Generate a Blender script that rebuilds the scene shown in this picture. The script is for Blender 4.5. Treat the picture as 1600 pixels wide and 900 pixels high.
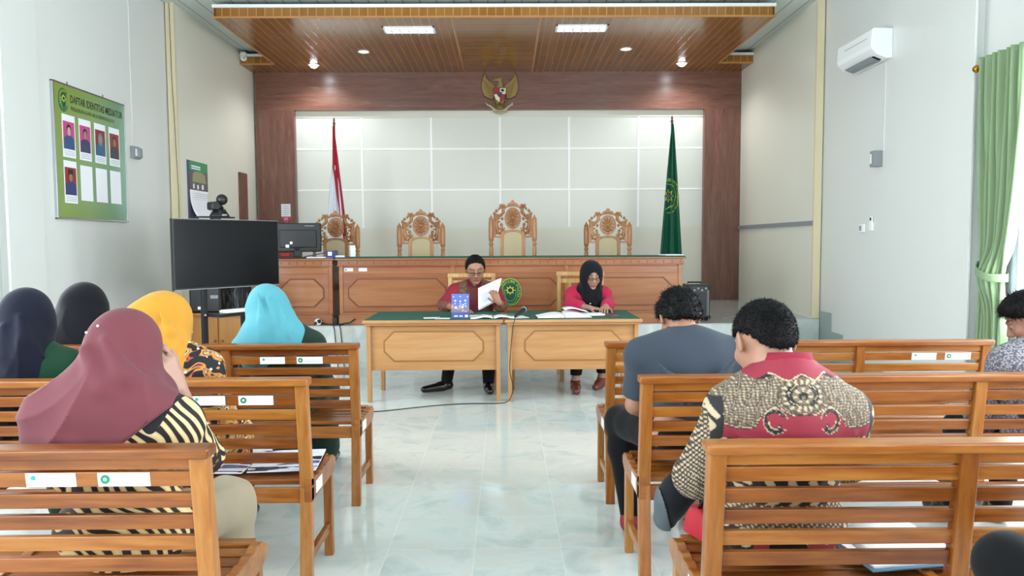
import bpy, bmesh, math, random
import numpy as np
from mathutils import Vector, Matrix, Euler

for o in list(bpy.data.objects): bpy.data.objects.remove(o)
scene = bpy.context.scene
COL = scene.collection
PI = math.pi

# ------------------------------------------------------------------ camera
FPX, CAM_H = 1155.0, 1.42
_p, _y, _r = math.atan(72/FPX), math.atan(10/FPX), math.radians(0.3)
cd = bpy.data.cameras.new('camera'); cam = bpy.data.objects.new('camera', cd); COL.objects.link(cam)
cd.sensor_width = 36.0; cd.lens = 36.0*FPX/1600.0; cd.clip_start = 0.05; cd.clip_end = 200
_F = Vector((math.sin(_y)*math.cos(_p), math.cos(_y)*math.cos(_p), -math.sin(_p)))
_R0 = Vector((math.cos(_y), -math.sin(_y), 0)); _U0 = _R0.cross(_F)
_R = _R0*math.cos(_r) - _U0*math.sin(_r); _U = _U0*math.cos(_r) + _R0*math.sin(_r)
cam.matrix_world = Matrix(((_R.x,_U.x,-_F.x,0),(_R.y,_U.y,-_F.y,0),(_R.z,_U.z,-_F.z,CAM_H),(0,0,0,1)))
scene.camera = cam

# ------------------------------------------------------------------ world, exposure
w = bpy.data.worlds.new('sky'); scene.world = w; w.use_nodes = True
bg = w.node_tree.nodes['Background']; bg.inputs[0].default_value = (0.80, 0.90, 1.0, 1); bg.inputs[1].default_value = 3.0
scene.view_settings.view_transform = 'Standard'; scene.view_settings.look = 'None'
scene.view_settings.gamma = 1.0; scene.view_settings.use_curve_mapping = False
scene.view_settings.exposure = 0.54

# ------------------------------------------------------------------ room dimensions (metres, camera above the origin)
XL, XR = -4.0, 3.78           # hall side walls
NL, NR = -3.90, 3.69          # walls of the bench recess
YP = 8.85                     # where hall walls end and the recess begins
YB = 11.65                    # face of the brown frame
ZC = 4.25                     # ceiling
ZD = 0.485                    # dais
YD = 8.34                     # front of the dais
YBACK = -5.0                  # wall behind the camera

# daylight: one area lamp in each window or door opening
def area(name, loc, rot, sx, sy, power, col=(0.93,0.97,1.0)):
    l = bpy.data.lights.new(name, 'AREA'); l.shape = 'RECTANGLE'; l.size = sx; l.size_y = sy; l.energy = power; l.color = col
    o = bpy.data.objects.new(name, l); COL.objects.link(o); o.location = loc; o.rotation_euler = rot
    return o
def sidewin(x, y, power):
    area('daylight', (x, y, 1.75), (0, -PI/2 if x > 0 else PI/2, 0) if False else (0, PI/2 if x > 0 else -PI/2, 0), 2.1, 1.5, power)
LW = 92
for yy in (4.75, 2.2, -0.6, -3.2): sidewin(XR+0.06, yy, LW)
for yy in (4.75, 2.2, -0.6, -3.2): sidewin(XL-0.06, yy, LW*0.82)
area('daylight', (-1.9, YBACK+0.03, 1.9), (PI/2, 0, PI), 1.7, 2.0, 130)
area('daylight', (2.1, YBACK+0.03, 1.47), (PI/2, 0, PI), 2.1, 2.8, 260)

# ------------------------------------------------------------------ materials
def srgb(h):
    if isinstance(h, str):
        h = h.lstrip('#'); c = [int(h[i:i+2],16)/255 for i in (0,2,4)]
    else: c = list(h)
    l = [(x/12.92 if x <= 0.04045 else ((x+0.055)/1.055)**2.4) for x in c]
    k = min(1, max(0, (0.2126*l[0]+0.7152*l[1]+0.0722*l[2]-0.40)/0.32)); k = 0.66+0.34*k*k*(3-2*k)   # colours read off the bright photograph -> albedo
    return tuple(x*k for x in l)
def newmat(name):
    m = bpy.data.materials.new(name); m.use_nodes = True
    nt = m.node_tree; b = nt.nodes['Principled BSDF']
    return m, nt, b
def N(nt, t, **kw):
    n = nt.nodes.new(t)
    for k, v in kw.items():
        if k.startswith('i_'): n.inputs[k[2:].replace('_',' ')].default_value = v
        else: setattr(n, k, v)
    return n
def L(nt, a, b): nt.links.new(a, b)
def bump(nt, b, h, strength=0.2, dist=0.01):
    n = N(nt, 'ShaderNodeBump'); n.inputs['Strength'].default_value = strength; n.inputs['Distance'].default_value = dist
    L(nt, h, n.inputs['Height']); L(nt, n.outputs[0], b.inputs['Normal'])
def ramp(nt, fac, stops, interp='LINEAR'):
    n = N(nt, 'ShaderNodeValToRGB'); n.color_ramp.interpolation = interp
    e = n.color_ramp.elements
    while len(e) < len(stops): e.new(0.5)
    for i, (p, c) in enumerate(stops):
        e[i].position = p; e[i].color = (*srgb(c), 1)
    L(nt, fac, n.inputs[0]); return n.outputs[0]
def mixc(nt, fac, a, b):
    n = N(nt, 'ShaderNodeMix', data_type='RGBA')
    for v, s in ((fac, n.inputs[0]), (a, n.inputs[6]), (b, n.inputs[7])):
        if isinstance(v, bpy.types.NodeSocket): L(nt, v, s)
        elif isinstance(v, (int, float)): s.default_value = v
        else: s.default_value = (*srgb(v), 1)
    return n.outputs[2]
def mth(nt, op, a, b=None, c=None):
    n = N(nt, 'ShaderNodeMath', operation=op)
    for v, s in zip((a, b, c), n.inputs):
        if v is None: continue
        if isinstance(v, bpy.types.NodeSocket): L(nt, v, s)
        else: s.default_value = v
    return n.outputs[0]
def coords(nt, scale=(1,1,1), loc=(0,0,0), rot=(0,0,0)):
    tc = N(nt, 'ShaderNodeTexCoord'); mp = N(nt, 'ShaderNodeMapping')
    mp.inputs['Scale'].default_value = scale; mp.inputs['Location'].default_value = loc; mp.inputs['Rotation'].default_value = rot
    L(nt, tc.outputs['Object'], mp.inputs[0]); return mp.outputs[0]
def noise(nt, vec, scale=5, detail=3, rough=0.5, dist=0.0):
    n = N(nt, 'ShaderNodeTexNoise'); L(nt, vec, n.inputs['Vector'])
    n.inputs['Scale'].default_value = scale; n.inputs['Detail'].default_value = detail
    n.inputs['Roughness'].default_value = rough; n.inputs['Distortion'].default_value = dist
    return n.outputs[0]
def plain(name, c, rough=0.5, metal=0.0, var=0.06, vscale=8, spec=0.5, emis=None, estr=0, bmp=0.0):
    m, nt, b = newmat(name)
    c = srgb(c)
    v = coords(nt); f = noise(nt, v, vscale, 3)
    n = N(nt, 'ShaderNodeMix', data_type='RGBA'); L(nt, f, n.inputs[0])
    n.inputs[6].default_value = (*[x*(1-var) for x in c], 1); n.inputs[7].default_value = (*[min(1,x*(1+var)) for x in c], 1)
    L(nt, n.outputs[2], b.inputs['Base Color'])
    b.inputs['Roughness'].default_value = rough; b.inputs['Metallic'].default_value = metal
    b.inputs['Specular IOR Level'].default_value = spec
    if bmp: bump(nt, b, noise(nt, v, 60, 3), bmp, 0.003)
    if emis: b.inputs['Emission Color'].default_value = (*srgb(emis), 1); b.inputs['Emission Strength'].default_value = estr
    return m
def wood(name, dark, mid, light, axis='x', rough=0.3, scale=1.0, coat=0.3, knots=0.25, fine=0.35):
    m, nt, b = newmat(name)
    s = {'x': (1.2,14,14), 'y': (14,1.2,14), 'z': (14,14,1.2)}[axis]
    v = coords(nt, tuple(k*scale for k in s))
    f = noise(nt, v, 1.0, 5, 0.6, 0.8)
    v2 = coords(nt, tuple(k*scale*6 for k in s)); f2 = noise(nt, v2, 1.0, 3, 0.5, 0.2)
    f = mth(nt, 'ADD', mth(nt, 'MULTIPLY', f, 1-fine), mth(nt, 'MULTIPLY', f2, fine))
    oi = N(nt, 'ShaderNodeObjectInfo')
    f = mth(nt, 'ADD', f, mth(nt, 'MULTIPLY', mth(nt, 'SUBTRACT', oi.outputs['Random'], 0.5), 0.20))
    c = ramp(nt, f, [(0.30, dark), (0.5, mid), (0.70, light)])
    L(nt, c, b.inputs['Base Color']); b.inputs['Roughness'].default_value = rough
    b.inputs['Coat Weight'].default_value = coat*0.5; b.inputs['Specular IOR Level'].default_value = 0.35; b.inputs['Coat Roughness'].default_value = 0.12
    bump(nt, b, f, 0.05, 0.002)
    return m

M = {}
M['bench'] = wood('bench_wood', '#753a12', '#a96125', '#ca863c', 'x', 0.28, 0.8)
M['bench_z'] = wood('bench_wood_upright', '#8c4b18', '#b67132', '#d09248', 'z', 0.28, 0.8)
M['bench_y'] = wood('bench_wood_seat', '#773c14', '#a35e26', '#c37e3a', 'x', 0.28, 0.8)
M['table'] = wood('table_wood', '#c08550', '#cf965f', '#dba872', 'x', 0.34, 0.5, fine=0.25)
M['table_z'] = wood('table_wood_upright', '#be844e', '#cd955c', '#d8a66e', 'z', 0.34, 0.5)
M['desk'] = wood('desk_wood', '#aa6238', '#c07a4b', '#cf8d5c', 'x', 0.3, 0.4, fine=0.2)
M['desk_groove'] = plain('desk_groove', '#8a4c26', 0.5)
M['table_groove'] = plain('table_groove', '#a8732f', 0.5)
M['chairw'] = wood('carved_wood', '#a1643a', '#c48854', '#d8a06c', 'z', 0.32, 1.0)
M['chairw2'] = wood('clerk_chair_wood', '#c08c50', '#d2a468', '#e2bc86', 'z', 0.35, 0.7)
M['cabinet'] = wood('cabinet_wood', '#b5762f', '#c4873d', '#d39a50', 'z', 0.4, 0.4)
M['cushion'] = plain('cushion_beige', '#cdbd96', 0.75, var=0.08)
M['greencloth'] = plain('green_felt', '#0c6253', 0.8, var=0.1, vscale=20)
M['wall'] = plain('wall_paint', '#dadcd9', 0.38, var=0.015, vscale=2)
M['wall_cream'] = plain('cream_paint', '#dedccd', 0.36, var=0.02, vscale=2)
M['post_cream'] = plain('cream_post_paint', '#e0d3b0', 0.5, var=0.02)
M['panel'] = plain('cream_panel', '#dfe1d8', 0.3, var=0.02, vscale=1.5)
M['white'] = plain('white_paint', '#f0f2f2', 0.45, var=0.01)
M['whitestrip'] = plain('white_joint', '#ffffff', 0.35, var=0.0)
M['black'] = plain('black_plastic', '#17181b', 0.42, var=0.1)
M['blackmetal'] = plain('black_metal', '#1b1d20', 0.35, var=0.1, metal=0.3)
M['screen'] = plain('dark_screen', '#15181b', 0.2, var=0.02, spec=0.3)
M['paper'] = plain('white_paper', '#eff1f8', 0.6, var=0.01)
M['grey'] = plain('grey_plastic', '#a7adb2', 0.45)
M['railgrey'] = plain('grey_band', '#a4a9b4', 0.5)
M['gold'] = plain('gold_metal', '#cf9a2a', 0.25, metal=0.9)
M['chrome'] = plain('chrome', '#c8ccd0', 0.15, metal=1.0)
M['red'] = plain('red_cloth', '#c81e33', 0.7)
M['darkgap'] = plain('dark_gap', '#2b2622', 0.9)
M['textblack'] = plain('print_black', '#20271c', 0.6)
M['texgreen'] = plain('print_green', '#0f9a6c', 0.5)
M['texcyan'] = plain('print_cyan', '#28b8c4', 0.5)
M['brass'] = plain('brass', '#b98a3c', 0.3, metal=0.8)

# brown laminate of the frame round the cream wall
def frame_mat(name, axis):
    m, nt, b = newmat(name)
    s = (0.8, 9, 9) if axis == 'x' else (9, 9, 0.8)
    v = coords(nt, s); f = noise(nt, v, 1.0, 4, 0.6, 1.2)
    v2 = coords(nt, (5,60,60) if axis == 'x' else (60,60,5)); f2 = noise(nt, v2, 1.0, 2)
    f = mth(nt, 'ADD', mth(nt, 'MULTIPLY', f, 0.6), mth(nt, 'MULTIPLY', f2, 0.4))
    c = ramp(nt, f, [(0.30, '#6d4235'), (0.5, '#8b5d4d'), (0.62, '#976a5b'), (0.72, '#b98f7a')])
    L(nt, c, b.inputs['Base Color']); b.inputs['Roughness'].default_value = 0.28
    return m
M['frame_x'] = frame_mat('brown_laminate_across', 'x'); M['frame_z'] = frame_mat('brown_laminate_upright', 'z')

# floor tile: 40 cm glossy greenish marble
def tile_mat(name, ox, oy, size, axes='xy', c1='#c0ccc9', c2='#d0d6d4', c3='#d4d0c7', grout='#e4ebe6', rough=0.07):
    m, nt, b = newmat(name)
    tc = N(nt, 'ShaderNodeTexCoord'); sx = N(nt, 'ShaderNodeSeparateXYZ'); L(nt, tc.outputs['Object'], sx.inputs[0])
    a = mth(nt, 'DIVIDE', mth(nt, 'SUBTRACT', sx.outputs['XYZ'.index(axes[0].upper())], ox), size)
    c = mth(nt, 'DIVIDE', mth(nt, 'SUBTRACT', sx.outputs['XYZ'.index(axes[1].upper())], oy), size)
    def edge(q):
        fr = mth(nt, 'FRACT', q); d = mth(nt, 'MINIMUM', fr, mth(nt, 'SUBTRACT', 1.0, fr)); return mth(nt, 'LESS_THAN', d, 0.006/size*0.4)
    g = mth(nt, 'MAXIMUM', edge(a), edge(c))
    cb = N(nt, 'ShaderNodeCombineXYZ'); L(nt, mth(nt, 'FLOOR', a), cb.inputs[0]); L(nt, mth(nt, 'FLOOR', c), cb.inputs[1])
    wn = N(nt, 'ShaderNodeTexWhiteNoise', noise_dimensions='3D'); L(nt, cb.outputs[0], wn.inputs[0])
    va = N(nt, 'ShaderNodeVectorMath', operation='ADD'); L(nt, tc.outputs['Object'], va.inputs[0])
    vs = N(nt, 'ShaderNodeVectorMath', operation='SCALE'); L(nt, wn.outputs['Color'], vs.inputs[0]); vs.inputs['Scale'].default_value = 7
    L(nt, vs.outputs[0], va.inputs[1])
    f = noise(nt, va.outputs[0], 3.2, 6, 0.6, 1.0)
    col = ramp(nt, f, [(0.3, c1), (0.5, c2), (0.72, c3)])
    col = mixc(nt, mth(nt, 'MULTIPLY', wn.outputs['Value'], 0.12), col, '#b4c8c4')
    col = mixc(nt, mth(nt, 'MULTIPLY', g, 0.35), col, grout)
    L(nt, col, b.inputs['Base Color']); b.inputs['Roughness'].default_value = rough
    b.inputs['Specular IOR Level'].default_value = 0.6
    L(nt, mth(nt, 'ADD', mth(nt, 'MULTIPLY', g, 0.12), rough), b.inputs['Roughness'])
    return m
M['floor'] = tile_mat('marble_floor_tile', -0.15, 0.15, 0.40)
M['riser'] = tile_mat('marble_riser_tile', -0.15, 0.085, 0.40, 'xz')
M['daistop'] = tile_mat('marble_dais_tile', -0.15, 0.14, 0.40, 'xy', '#b4c0bd', '#c4ccc9', '#c2c6bc')
M['skirt'] = plain('grey_skirting_tile', '#aebfba', 0.2, var=0.05, vscale=6)

# planks with pale joints (canopy)
def plank_mat(name, axis, pitch, base='#9a6226', base2='#ae7030', line='#d6a064', off=0.0, rough=0.16, along='y'):
    m, nt, b = newmat(name)
    tc = N(nt, 'ShaderNodeTexCoord'); sx = N(nt, 'ShaderNodeSeparateXYZ'); L(nt, tc.outputs['Object'], sx.inputs[0])
    a = mth(nt, 'DIVIDE', mth(nt, 'SUBTRACT', sx.outputs['XYZ'.index(axis.upper())], off), pitch)
    fr = mth(nt, 'FRACT', a); g = mth(nt, 'LESS_THAN', fr, 0.09)
    wn = N(nt, 'ShaderNodeTexWhiteNoise', noise_dimensions='1D'); L(nt, mth(nt, 'FLOOR', a), wn.inputs['W'])
    s = {'x': (1.5,30,30), 'y': (30,1.5,30), 'z': (30,30,1.5)}[along]
    f = noise(nt, coords(nt, s), 1.0, 3)
    f = mth(nt, 'ADD', mth(nt, 'MULTIPLY', f, 0.7), mth(nt, 'MULTIPLY', wn.outputs['Value'], 0.3))
    c = ramp(nt, f, [(0.3, base), (0.7, base2)])
    c = mixc(nt, g, c, line)
    L(nt, c, b.inputs['Base Color']); b.inputs['Roughness'].default_value = rough; b.inputs['Specular IOR Level'].default_value = 0.45
    bump(nt, b, mth(nt, 'SUBTRACT', 1.0, g), 0.25, 0.004)
    return m
M['soffit'] = plank_mat('canopy_planks', 'x', 0.10)
M['soffit_mid'] = plank_mat('canopy_planks_centre', 'y', 0.10, along='x')
M['fascia'] = plank_mat('canopy_fascia', 'x', 0.10, '#a56c28', '#b57c34', '#e0ac60', along='z')
M['fascia_y'] = plank_mat('canopy_fascia_side', 'y', 0.10, '#a56c28', '#b57c34', '#e0ac60', along='z')
M['ceil'] = plank_mat('ceiling_panels', 'x', 0.20, '#cdd8d4', '#d3ddd9', '#aab6b3', rough=0.3)
M['orange_edge'] = plain('orange_edge_moulding', '#dc9a56', 0.35)

# ------------------------------------------------------------------ mesh helpers
class MB:
    def __init__(s): s.v = []; s.f = []; s.mi = []; s.sm = []
    def add(s, v, f, m=0, smooth=False):
        o = len(s.v); s.v += [tuple(map(float, p)) for p in v]
        for q in f: s.f.append([i+o for i in q]); s.mi.append(m); s.sm.append(smooth)
        return s
    def box(s, x0, x1, y0, y1, z0, z1, m=0, T=None):
        v = [(x,y,z) for z in (z0,z1) for y in (y0,y1) for x in (x0,x1)]
        if T is not None: v = [T @ Vector(p) for p in v]
        return s.add(v, [(0,2,3,1),(4,5,7,6),(0,1,5,4),(1,3,7,5),(3,2,6,7),(2,0,4,6)], m)
    def hexa(s, v, m=0):   # 8 corners ordered as in box
        return s.add(v, [(0,2,3,1),(4,5,7,6),(0,1,5,4),(1,3,7,5),(3,2,6,7),(2,0,4,6)], m)
    def prism(s, poly, d0, d1, axis='y', m=0, T=None, smooth=False):
        # poly in the plane normal to axis; (a,b) -> axis y: (x,z); x: (y,z); z: (x,y)
        n = len(poly)
        def P(p, d):
            q = {'y': (p[0], d, p[1]), 'x': (d, p[0], p[1]), 'z': (p[0], p[1], d)}[axis]
            return T @ Vector(q) if T is not None else q
        v = [P(p, d0) for p in poly] + [P(p, d1) for p in poly]
        f = [tuple(range(n)), tuple(range(2*n-1, n-1, -1))]
        s.add(v, f, m, False); o = len(s.v)-2*n
        for i in range(n):
            j = (i+1) % n; s.f.append([o+i, o+i+n, o+j+n, o+j]); s.mi.append(m); s.sm.append(smooth)
        return s
    def ringprism(s, outer, inner, d0, d1, axis='y', m=0, T=None):
        n = len(outer)
        def P(p, d):
            q = {'y': (p[0], d, p[1]), 'x': (d, p[0], p[1]), 'z': (p[0], p[1], d)}[axis]
            return T @ Vector(q) if T is not None else q
        v = [P(p,d0) for p in outer]+[P(p,d0) for p in inner]+[P(p,d1) for p in outer]+[P(p,d1) for p in inner]
        f = []
        for i in range(n):
            j = (i+1) % n
            f += [(i,j,n+j,n+i), (2*n+i,3*n+i,3*n+j,2*n+j), (i,2*n+i,2*n+j,j), (n+i,n+j,3*n+j,3*n+i)]
        return s.add(v, f, m)
    def tube(s, pts, r, seg=8, m=0, cap=True, flat=None):
        pts = [Vector(p) for p in pts]; n = len(pts)
        rs = r if hasattr(r, '__len__') else [r]*n
        v = []; prev = None
        for i, p in enumerate(pts):
            t = (pts[min(i+1,n-1)] - pts[max(i-1,0)])
            if t.length < 1e-9: t = Vector((0,0,1))
            t.normalize()
            if prev is None:
                a = Vector((0,0,1)) if abs(t.z) < 0.9 else Vector((1,0,0)); u = t.cross(a).normalized()
            else:
                u = prev - t*prev.dot(t); u = u.normalized() if u.length > 1e-6 else t.orthogonal().normalized()
            prev = u; w2 = t.cross(u)
            for k in range(seg):
                a = 2*PI*k/seg; q = u*math.cos(a)*rs[i] + w2*math.sin(a)*rs[i]
                v.append(p+q)
        f = []
        for i in range(n-1):
            for k in range(seg):
                k2 = (k+1) % seg; f.append((i*seg+k, i*seg+k2, (i+1)*seg+k2, (i+1)*seg+k))
        s.add(v, f, m, True)
        if cap:
            o = len(s.v)-n*seg
            s.f += [[o+k for k in range(seg-1,-1,-1)], [o+(n-1)*seg+k for k in range(seg)]]; s.mi += [m,m]; s.sm += [False, False]
        return s
    def lathe(s, prof, c=(0,0,0), seg=16, m=0, axis='z', sx=1.0, sy=1.0):
        v = []; c = Vector(c)
        for r, h in prof:
            for k in range(seg):
                a = 2*PI*k/seg; x, y = r*math.cos(a)*sx, r*math.sin(a)*sy
                q = {'z': (x,y,h), 'y': (x,h,-y), 'x': (h,x,y)}[axis]; v.append(c+Vector(q))
        n = len(prof); f = []
        for i in range(n-1):
            for k in range(seg):
                k2 = (k+1) % seg; f.append((i*seg+k, i*seg+k2, (i+1)*seg+k2, (i+1)*seg+k))
        s.add(v, f, m, True); o = len(s.v)-n*seg
        s.f += [[o+k for k in range(seg-1,-1,-1)], [o+(n-1)*seg+k for k in range(seg)]]; s.mi += [m,m]; s.sm += [False, False]
        return s
    def ball(s, c, r, m=0, seg=12, rings=8, sc=(1,1,1)):
        prof = []
        v = []; c = Vector(c)
        for i in range(rings+1):
            t = PI*i/rings - PI/2; rr = max(math.cos(t), 0.001)*r; h = math.sin(t)*r
            for k in range(seg):
                a = 2*PI*k/seg; v.append(c+Vector((rr*math.cos(a)*sc[0], rr*math.sin(a)*sc[1], h*sc[2])))
        f = [(i*seg+k, i*seg+(k+1)%seg, (i+1)*seg+(k+1)%seg, (i+1)*seg+k) for i in range(rings) for k in range(seg)]
        return s.add(v, f, m, True)
    def grid(s, fn, nu, nv, m=0, smooth=True, close_u=False):
        v = [fn(i/(nu-1 if not close_u else nu), j/(nv-1)) for j in range(nv) for i in range(nu)]
        f = []
        for j in range(nv-1):
            for i in range(nu if close_u else nu-1):
                i2 = (i+1) % nu; f.append((j*nu+i, j*nu+i2, (j+1)*nu+i2, (j+1)*nu+i))
        return s.add(v, f, m, smooth)
    def text(s, body, size, T, m=0, extrude=0.0005, align='LEFT', bold=0.0, sx=1.0):
        c = bpy.data.curves.new('t', 'FONT'); c.body = body; c.size = size; c.extrude = extrude; c.align_x = align; c.resolution_u = 2; c.offset = bold
        o = bpy.data.objects.new('t', c); COL.objects.link(o)
        dg = bpy.context.evaluated_depsgraph_get(); me = bpy.data.meshes.new_from_object(o.evaluated_get(dg))
        v = [T @ Vector((p.co.x*sx, p.co.y, p.co.z)) for p in me.vertices]; f = [list(p.vertices) for p in me.polygons]
        s.add(v, f, m); bpy.data.objects.remove(o); bpy.data.curves.remove(c); bpy.data.meshes.remove(me)
        return s

def obj(name, mb, mats, parent=None, bevel=0.0, loc=None, seg=2, recalc=True):
    me = bpy.data.meshes.new(name); me.from_pydata(mb.v, [], mb.f)
    if not isinstance(mats, (list, tuple)): mats = [mats]
    for m in mats: me.materials.append(M[m] if isinstance(m, str) else m)
    me.polygons.foreach_set('material_index', mb.mi); me.polygons.foreach_set('use_smooth', mb.sm)
    if recalc:
        b = bmesh.new(); b.from_mesh(me); bmesh.ops.recalc_face_normals(b, faces=b.faces); b.to_mesh(me); b.free()
    me.update()
    o = bpy.data.objects.new(name, me); COL.objects.link(o)
    if parent is not None: o.parent = parent
    if loc: o.location = loc
    if bevel:
        md = o.modifiers.new('bevel', 'BEVEL'); md.width = bevel; md.segments = seg; md.limit_method = 'ANGLE'; md.angle_limit = 0.6
    return o
def tag(o, label, cat, group=None):
    o['label'] = label; o['category'] = cat
    if group: o['group'] = group
    return o
def thing(name, label, cat, loc=(0,0,0), rz=0.0, group=None):
    o = bpy.data.objects.new(name, None); COL.objects.link(o); o.location = loc; o.rotation_euler = (0,0,rz)
    o.empty_display_size = 0.1
    return tag(o, label, cat, group)
def struct(name, mb, mats, **kw):
    o = obj(name, mb, mats, **kw); o['kind'] = 'structure'; return o
def dup(root, loc, rz=None, label=None, group=None, scale=None):
    def cp(o, par):
        c = o.copy(); COL.objects.link(c)
        if par is not None: c.parent = par
        for ch in list(o.children): cp(ch, c)
        return c
    r = cp(root, None); r.location = loc
    if rz is not None: r.rotation_euler = (0,0,rz)
    if label: r['label'] = label
    if group: r['group'] = group
    if scale: r.scale = scale
    return r
# ================================================================== STRUCTURE
struct('floor', MB().box(XL-0.3, XR+0.3, YBACK-0.2, 12.2, -0.1, 0.0), 'floor')
# dais: full width of the recess, the middle stands a little forward
struct('floor_dais', MB().box(NL-0.02, NR+0.02, YP-0.02, 12.0, 0.0, ZD).box(-3.2, 3.2, YD, YP-0.02, 0.0, ZD), 'daistop')
struct('trim_dais_riser', MB().box(-3.21, 3.21, YD-0.012, YD, 0.0, ZD-0.012).box(-3.212, -3.2, YD, YP-0.02, 0, ZD-0.012).box(3.2, 3.212, YD, YP-0.02, 0, ZD-0.012)
       .box(3.2, XR-0.02, YP-0.05, YP-0.02, 0, ZD-0.008).box(XL+0.02, -3.2, YP-0.05, YP-0.02, 0, ZD-0.008), 'riser')
struct('ceiling', MB().box(XL-0.3, XR+0.3, YBACK-0.2, 12.2, ZC, ZC+0.1), 'ceil')

# hall side walls with window openings
WIN = [(4.0, 5.5), (1.45, 2.95), (-1.35, 0.15), (-3.95, -2.45)]
def side_wall(name, x, out, yend):
    mb = MB(); s = 1 if out > 0 else -1
    xa, xb = sorted((x, x+out))
    # stretch next to the recess
    mb.box(xa, xb, 6.05, yend, 0, ZC)
    # pilaster
    pa, pb = sorted((x, x-0.0*s))
    # recessed stretch with openings
    xr = x + 0.10*s
    a, b = sorted((xr, x+out))
    ys = 6.05
    for y0, y1 in WIN:
        mb.box(a, b, y1, ys, 0, ZC); mb.box(a, b, y0, y1, 0, 0.7); mb.box(a, b, y0, y1, 2.8, ZC); ys = y0
    mb.box(a, b, YBACK-0.2, ys, 0, ZC)
    return struct(name, mb, 'wall')
side_wall('wall_right', XR, 0.25, YP+0.05)
side_wall('wall_left', XL, -0.25, YP+0.15)
struct('trim_pilaster_right', MB().box(XR-0.02, XR+0.0, 5.98, 6.32, 0, ZC), 'wall', bevel=0.004)
struct('trim_pilaster_left', MB().box(XL, XL+0.02, 5.98, 6.45, 0, ZC), 'wall', bevel=0.004)
# recess walls and the cream posts where they end
struct('wall_niche_right', MB().box(NR, XR+0.2, YP, 12.0, ZD-0.3, ZC), 'wall_cream')
struct('wall_niche_left', MB().box(XL-0.2, NL, YP+0.1, 12.0, ZD-0.3, ZC), 'wall_cream')
struct('trim_post_right', MB().box(NR-0.012, NR+0.075, YP-0.035, YP+0.01, ZD, ZC), 'post_cream')
struct('trim_post_left', MB().box(NL-0.085, NL+0.012, YP+0.06, YP+0.11, ZD, ZC), 'post_cream')
struct('trim_rail_right', MB().box(NR-0.025, NR+0.0, YP-0.01, YB, 1.60, 1.655), 'railgrey')
# skirting stepping down at the right side
struct('baseboard_right', MB().box(XR-0.012, XR, 8.5, YP-0.04, 0, ZD+0.09).box(XR-0.012, XR, 8.2, 8.5, 0, 0.36).box(XR-0.012, XR, 7.9, 8.2, 0, 0.22).box(XR-0.012, XR, 6.05, 7.9, 0, 0.10), 'skirt')
struct('baseboard_left', MB().box(XL, XL+0.012, 6.05, YP+0.05, 0, 0.10), 'skirt')
# wall behind the camera, one window and one full-height door opening
mb = MB()
for x0, x1, z0, z1 in [(XL-0.3, -2.8, 0, ZC), (-1.0, 1.0, 0, ZC), (3.2, XR+0.3, 0, ZC), (-2.8, -1.0, 0, 0.8), (-2.8, -1.0, 2.95, ZC), (1.0, 3.2, 2.95, ZC)]:
    mb.box(x0, x1, YBACK-0.2, YBACK, z0, z1)
struct('wall_back', mb, 'wall')
def window(n, c, w, h, axis):
    mb = MB(); t = 0.03
    a0, a1, z0, z1 = -w/2, w/2, -h/2, h/2
    def bar(p0, p1, q0, q1):
        if axis == 'x': mb.box(p0, p1, -t, t, q0, q1)
        else: mb.box(-t, t, p0, p1, q0, q1)
    bar(a0, a0+0.06, z0, z1); bar(a1-0.06, a1, z0, z1); bar(a0, a1, z0, z0+0.06); bar(a0, a1, z1-0.06, z1)
    bar(-0.03, 0.03, z0, z1); bar(a0, a1, 0.25, 0.30)
    return struct('window_%d' % n, mb, 'white', loc=c)
k = 1
for y0, y1 in WIN:
    window(k, (XR+0.17, (y0+y1)/2, 1.75), y1-y0, 2.1, 'y'); k += 1
    window(k, (XL-0.17, (y0+y1)/2, 1.75), y1-y0, 2.1, 'y'); k += 1
window(k, (-1.9, YBACK-0.1, 1.875), 1.8, 2.15, 'x'); k += 1
window(k, (2.1, YBACK-0.1, 1.475), 2.2, 2.95, 'x'); k += 1  # unseen double door opening, framed like the windows

# end wall: cream panels, white joints, brown frame
FX0, FX1, OX0, OX1, OZ = -3.86, 3.70, -3.27, 3.12, 3.475
struct('wall_end', MB().box(NL-0.1, NR+0.1, YB+0.10, YB+0.3, ZD-0.2, ZC), 'panel')
struct('trim_frame_top', MB().box(FX0, FX1, YB, YB+0.11, OZ, 4.07), 'frame_x')
struct('trim_frame_left', MB().box(FX0, OX0, YB, YB+0.11, ZD, OZ), 'frame_z')
struct('trim_frame_right', MB().box(OX1, FX1, YB, YB+0.11, ZD, OZ), 'frame_z')
mb = MB(); yw = YB+0.10
for x in (-2.245, -1.155, -0.075, 1.01, 2.105): mb.box(x-0.016, x+0.016, yw-0.006, yw+0.01, 1.65, OZ)
for z in (2.245, 2.885): mb.box(OX0, OX1, yw-0.005, yw+0.01, z-0.012, z+0.012)
struct('trim_panel_joints', mb, 'whitestrip')
struct('trim_panel_shade_band', MB().box(OX0, OX1, yw-0.012, yw+0.01, 3.375, OZ), 'wall_cream')  # recess shade at the panel top, put in as a cream strip
struct('trim_lower_panel', MB().box(OX0, OX1, yw-0.008, yw+0.01, ZD, 1.645), 'wall_cream')
struct('door_1', MB().box(NL, NL+0.03, 10.92, 11.22, ZD, 2.46), 'frame_z')
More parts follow.
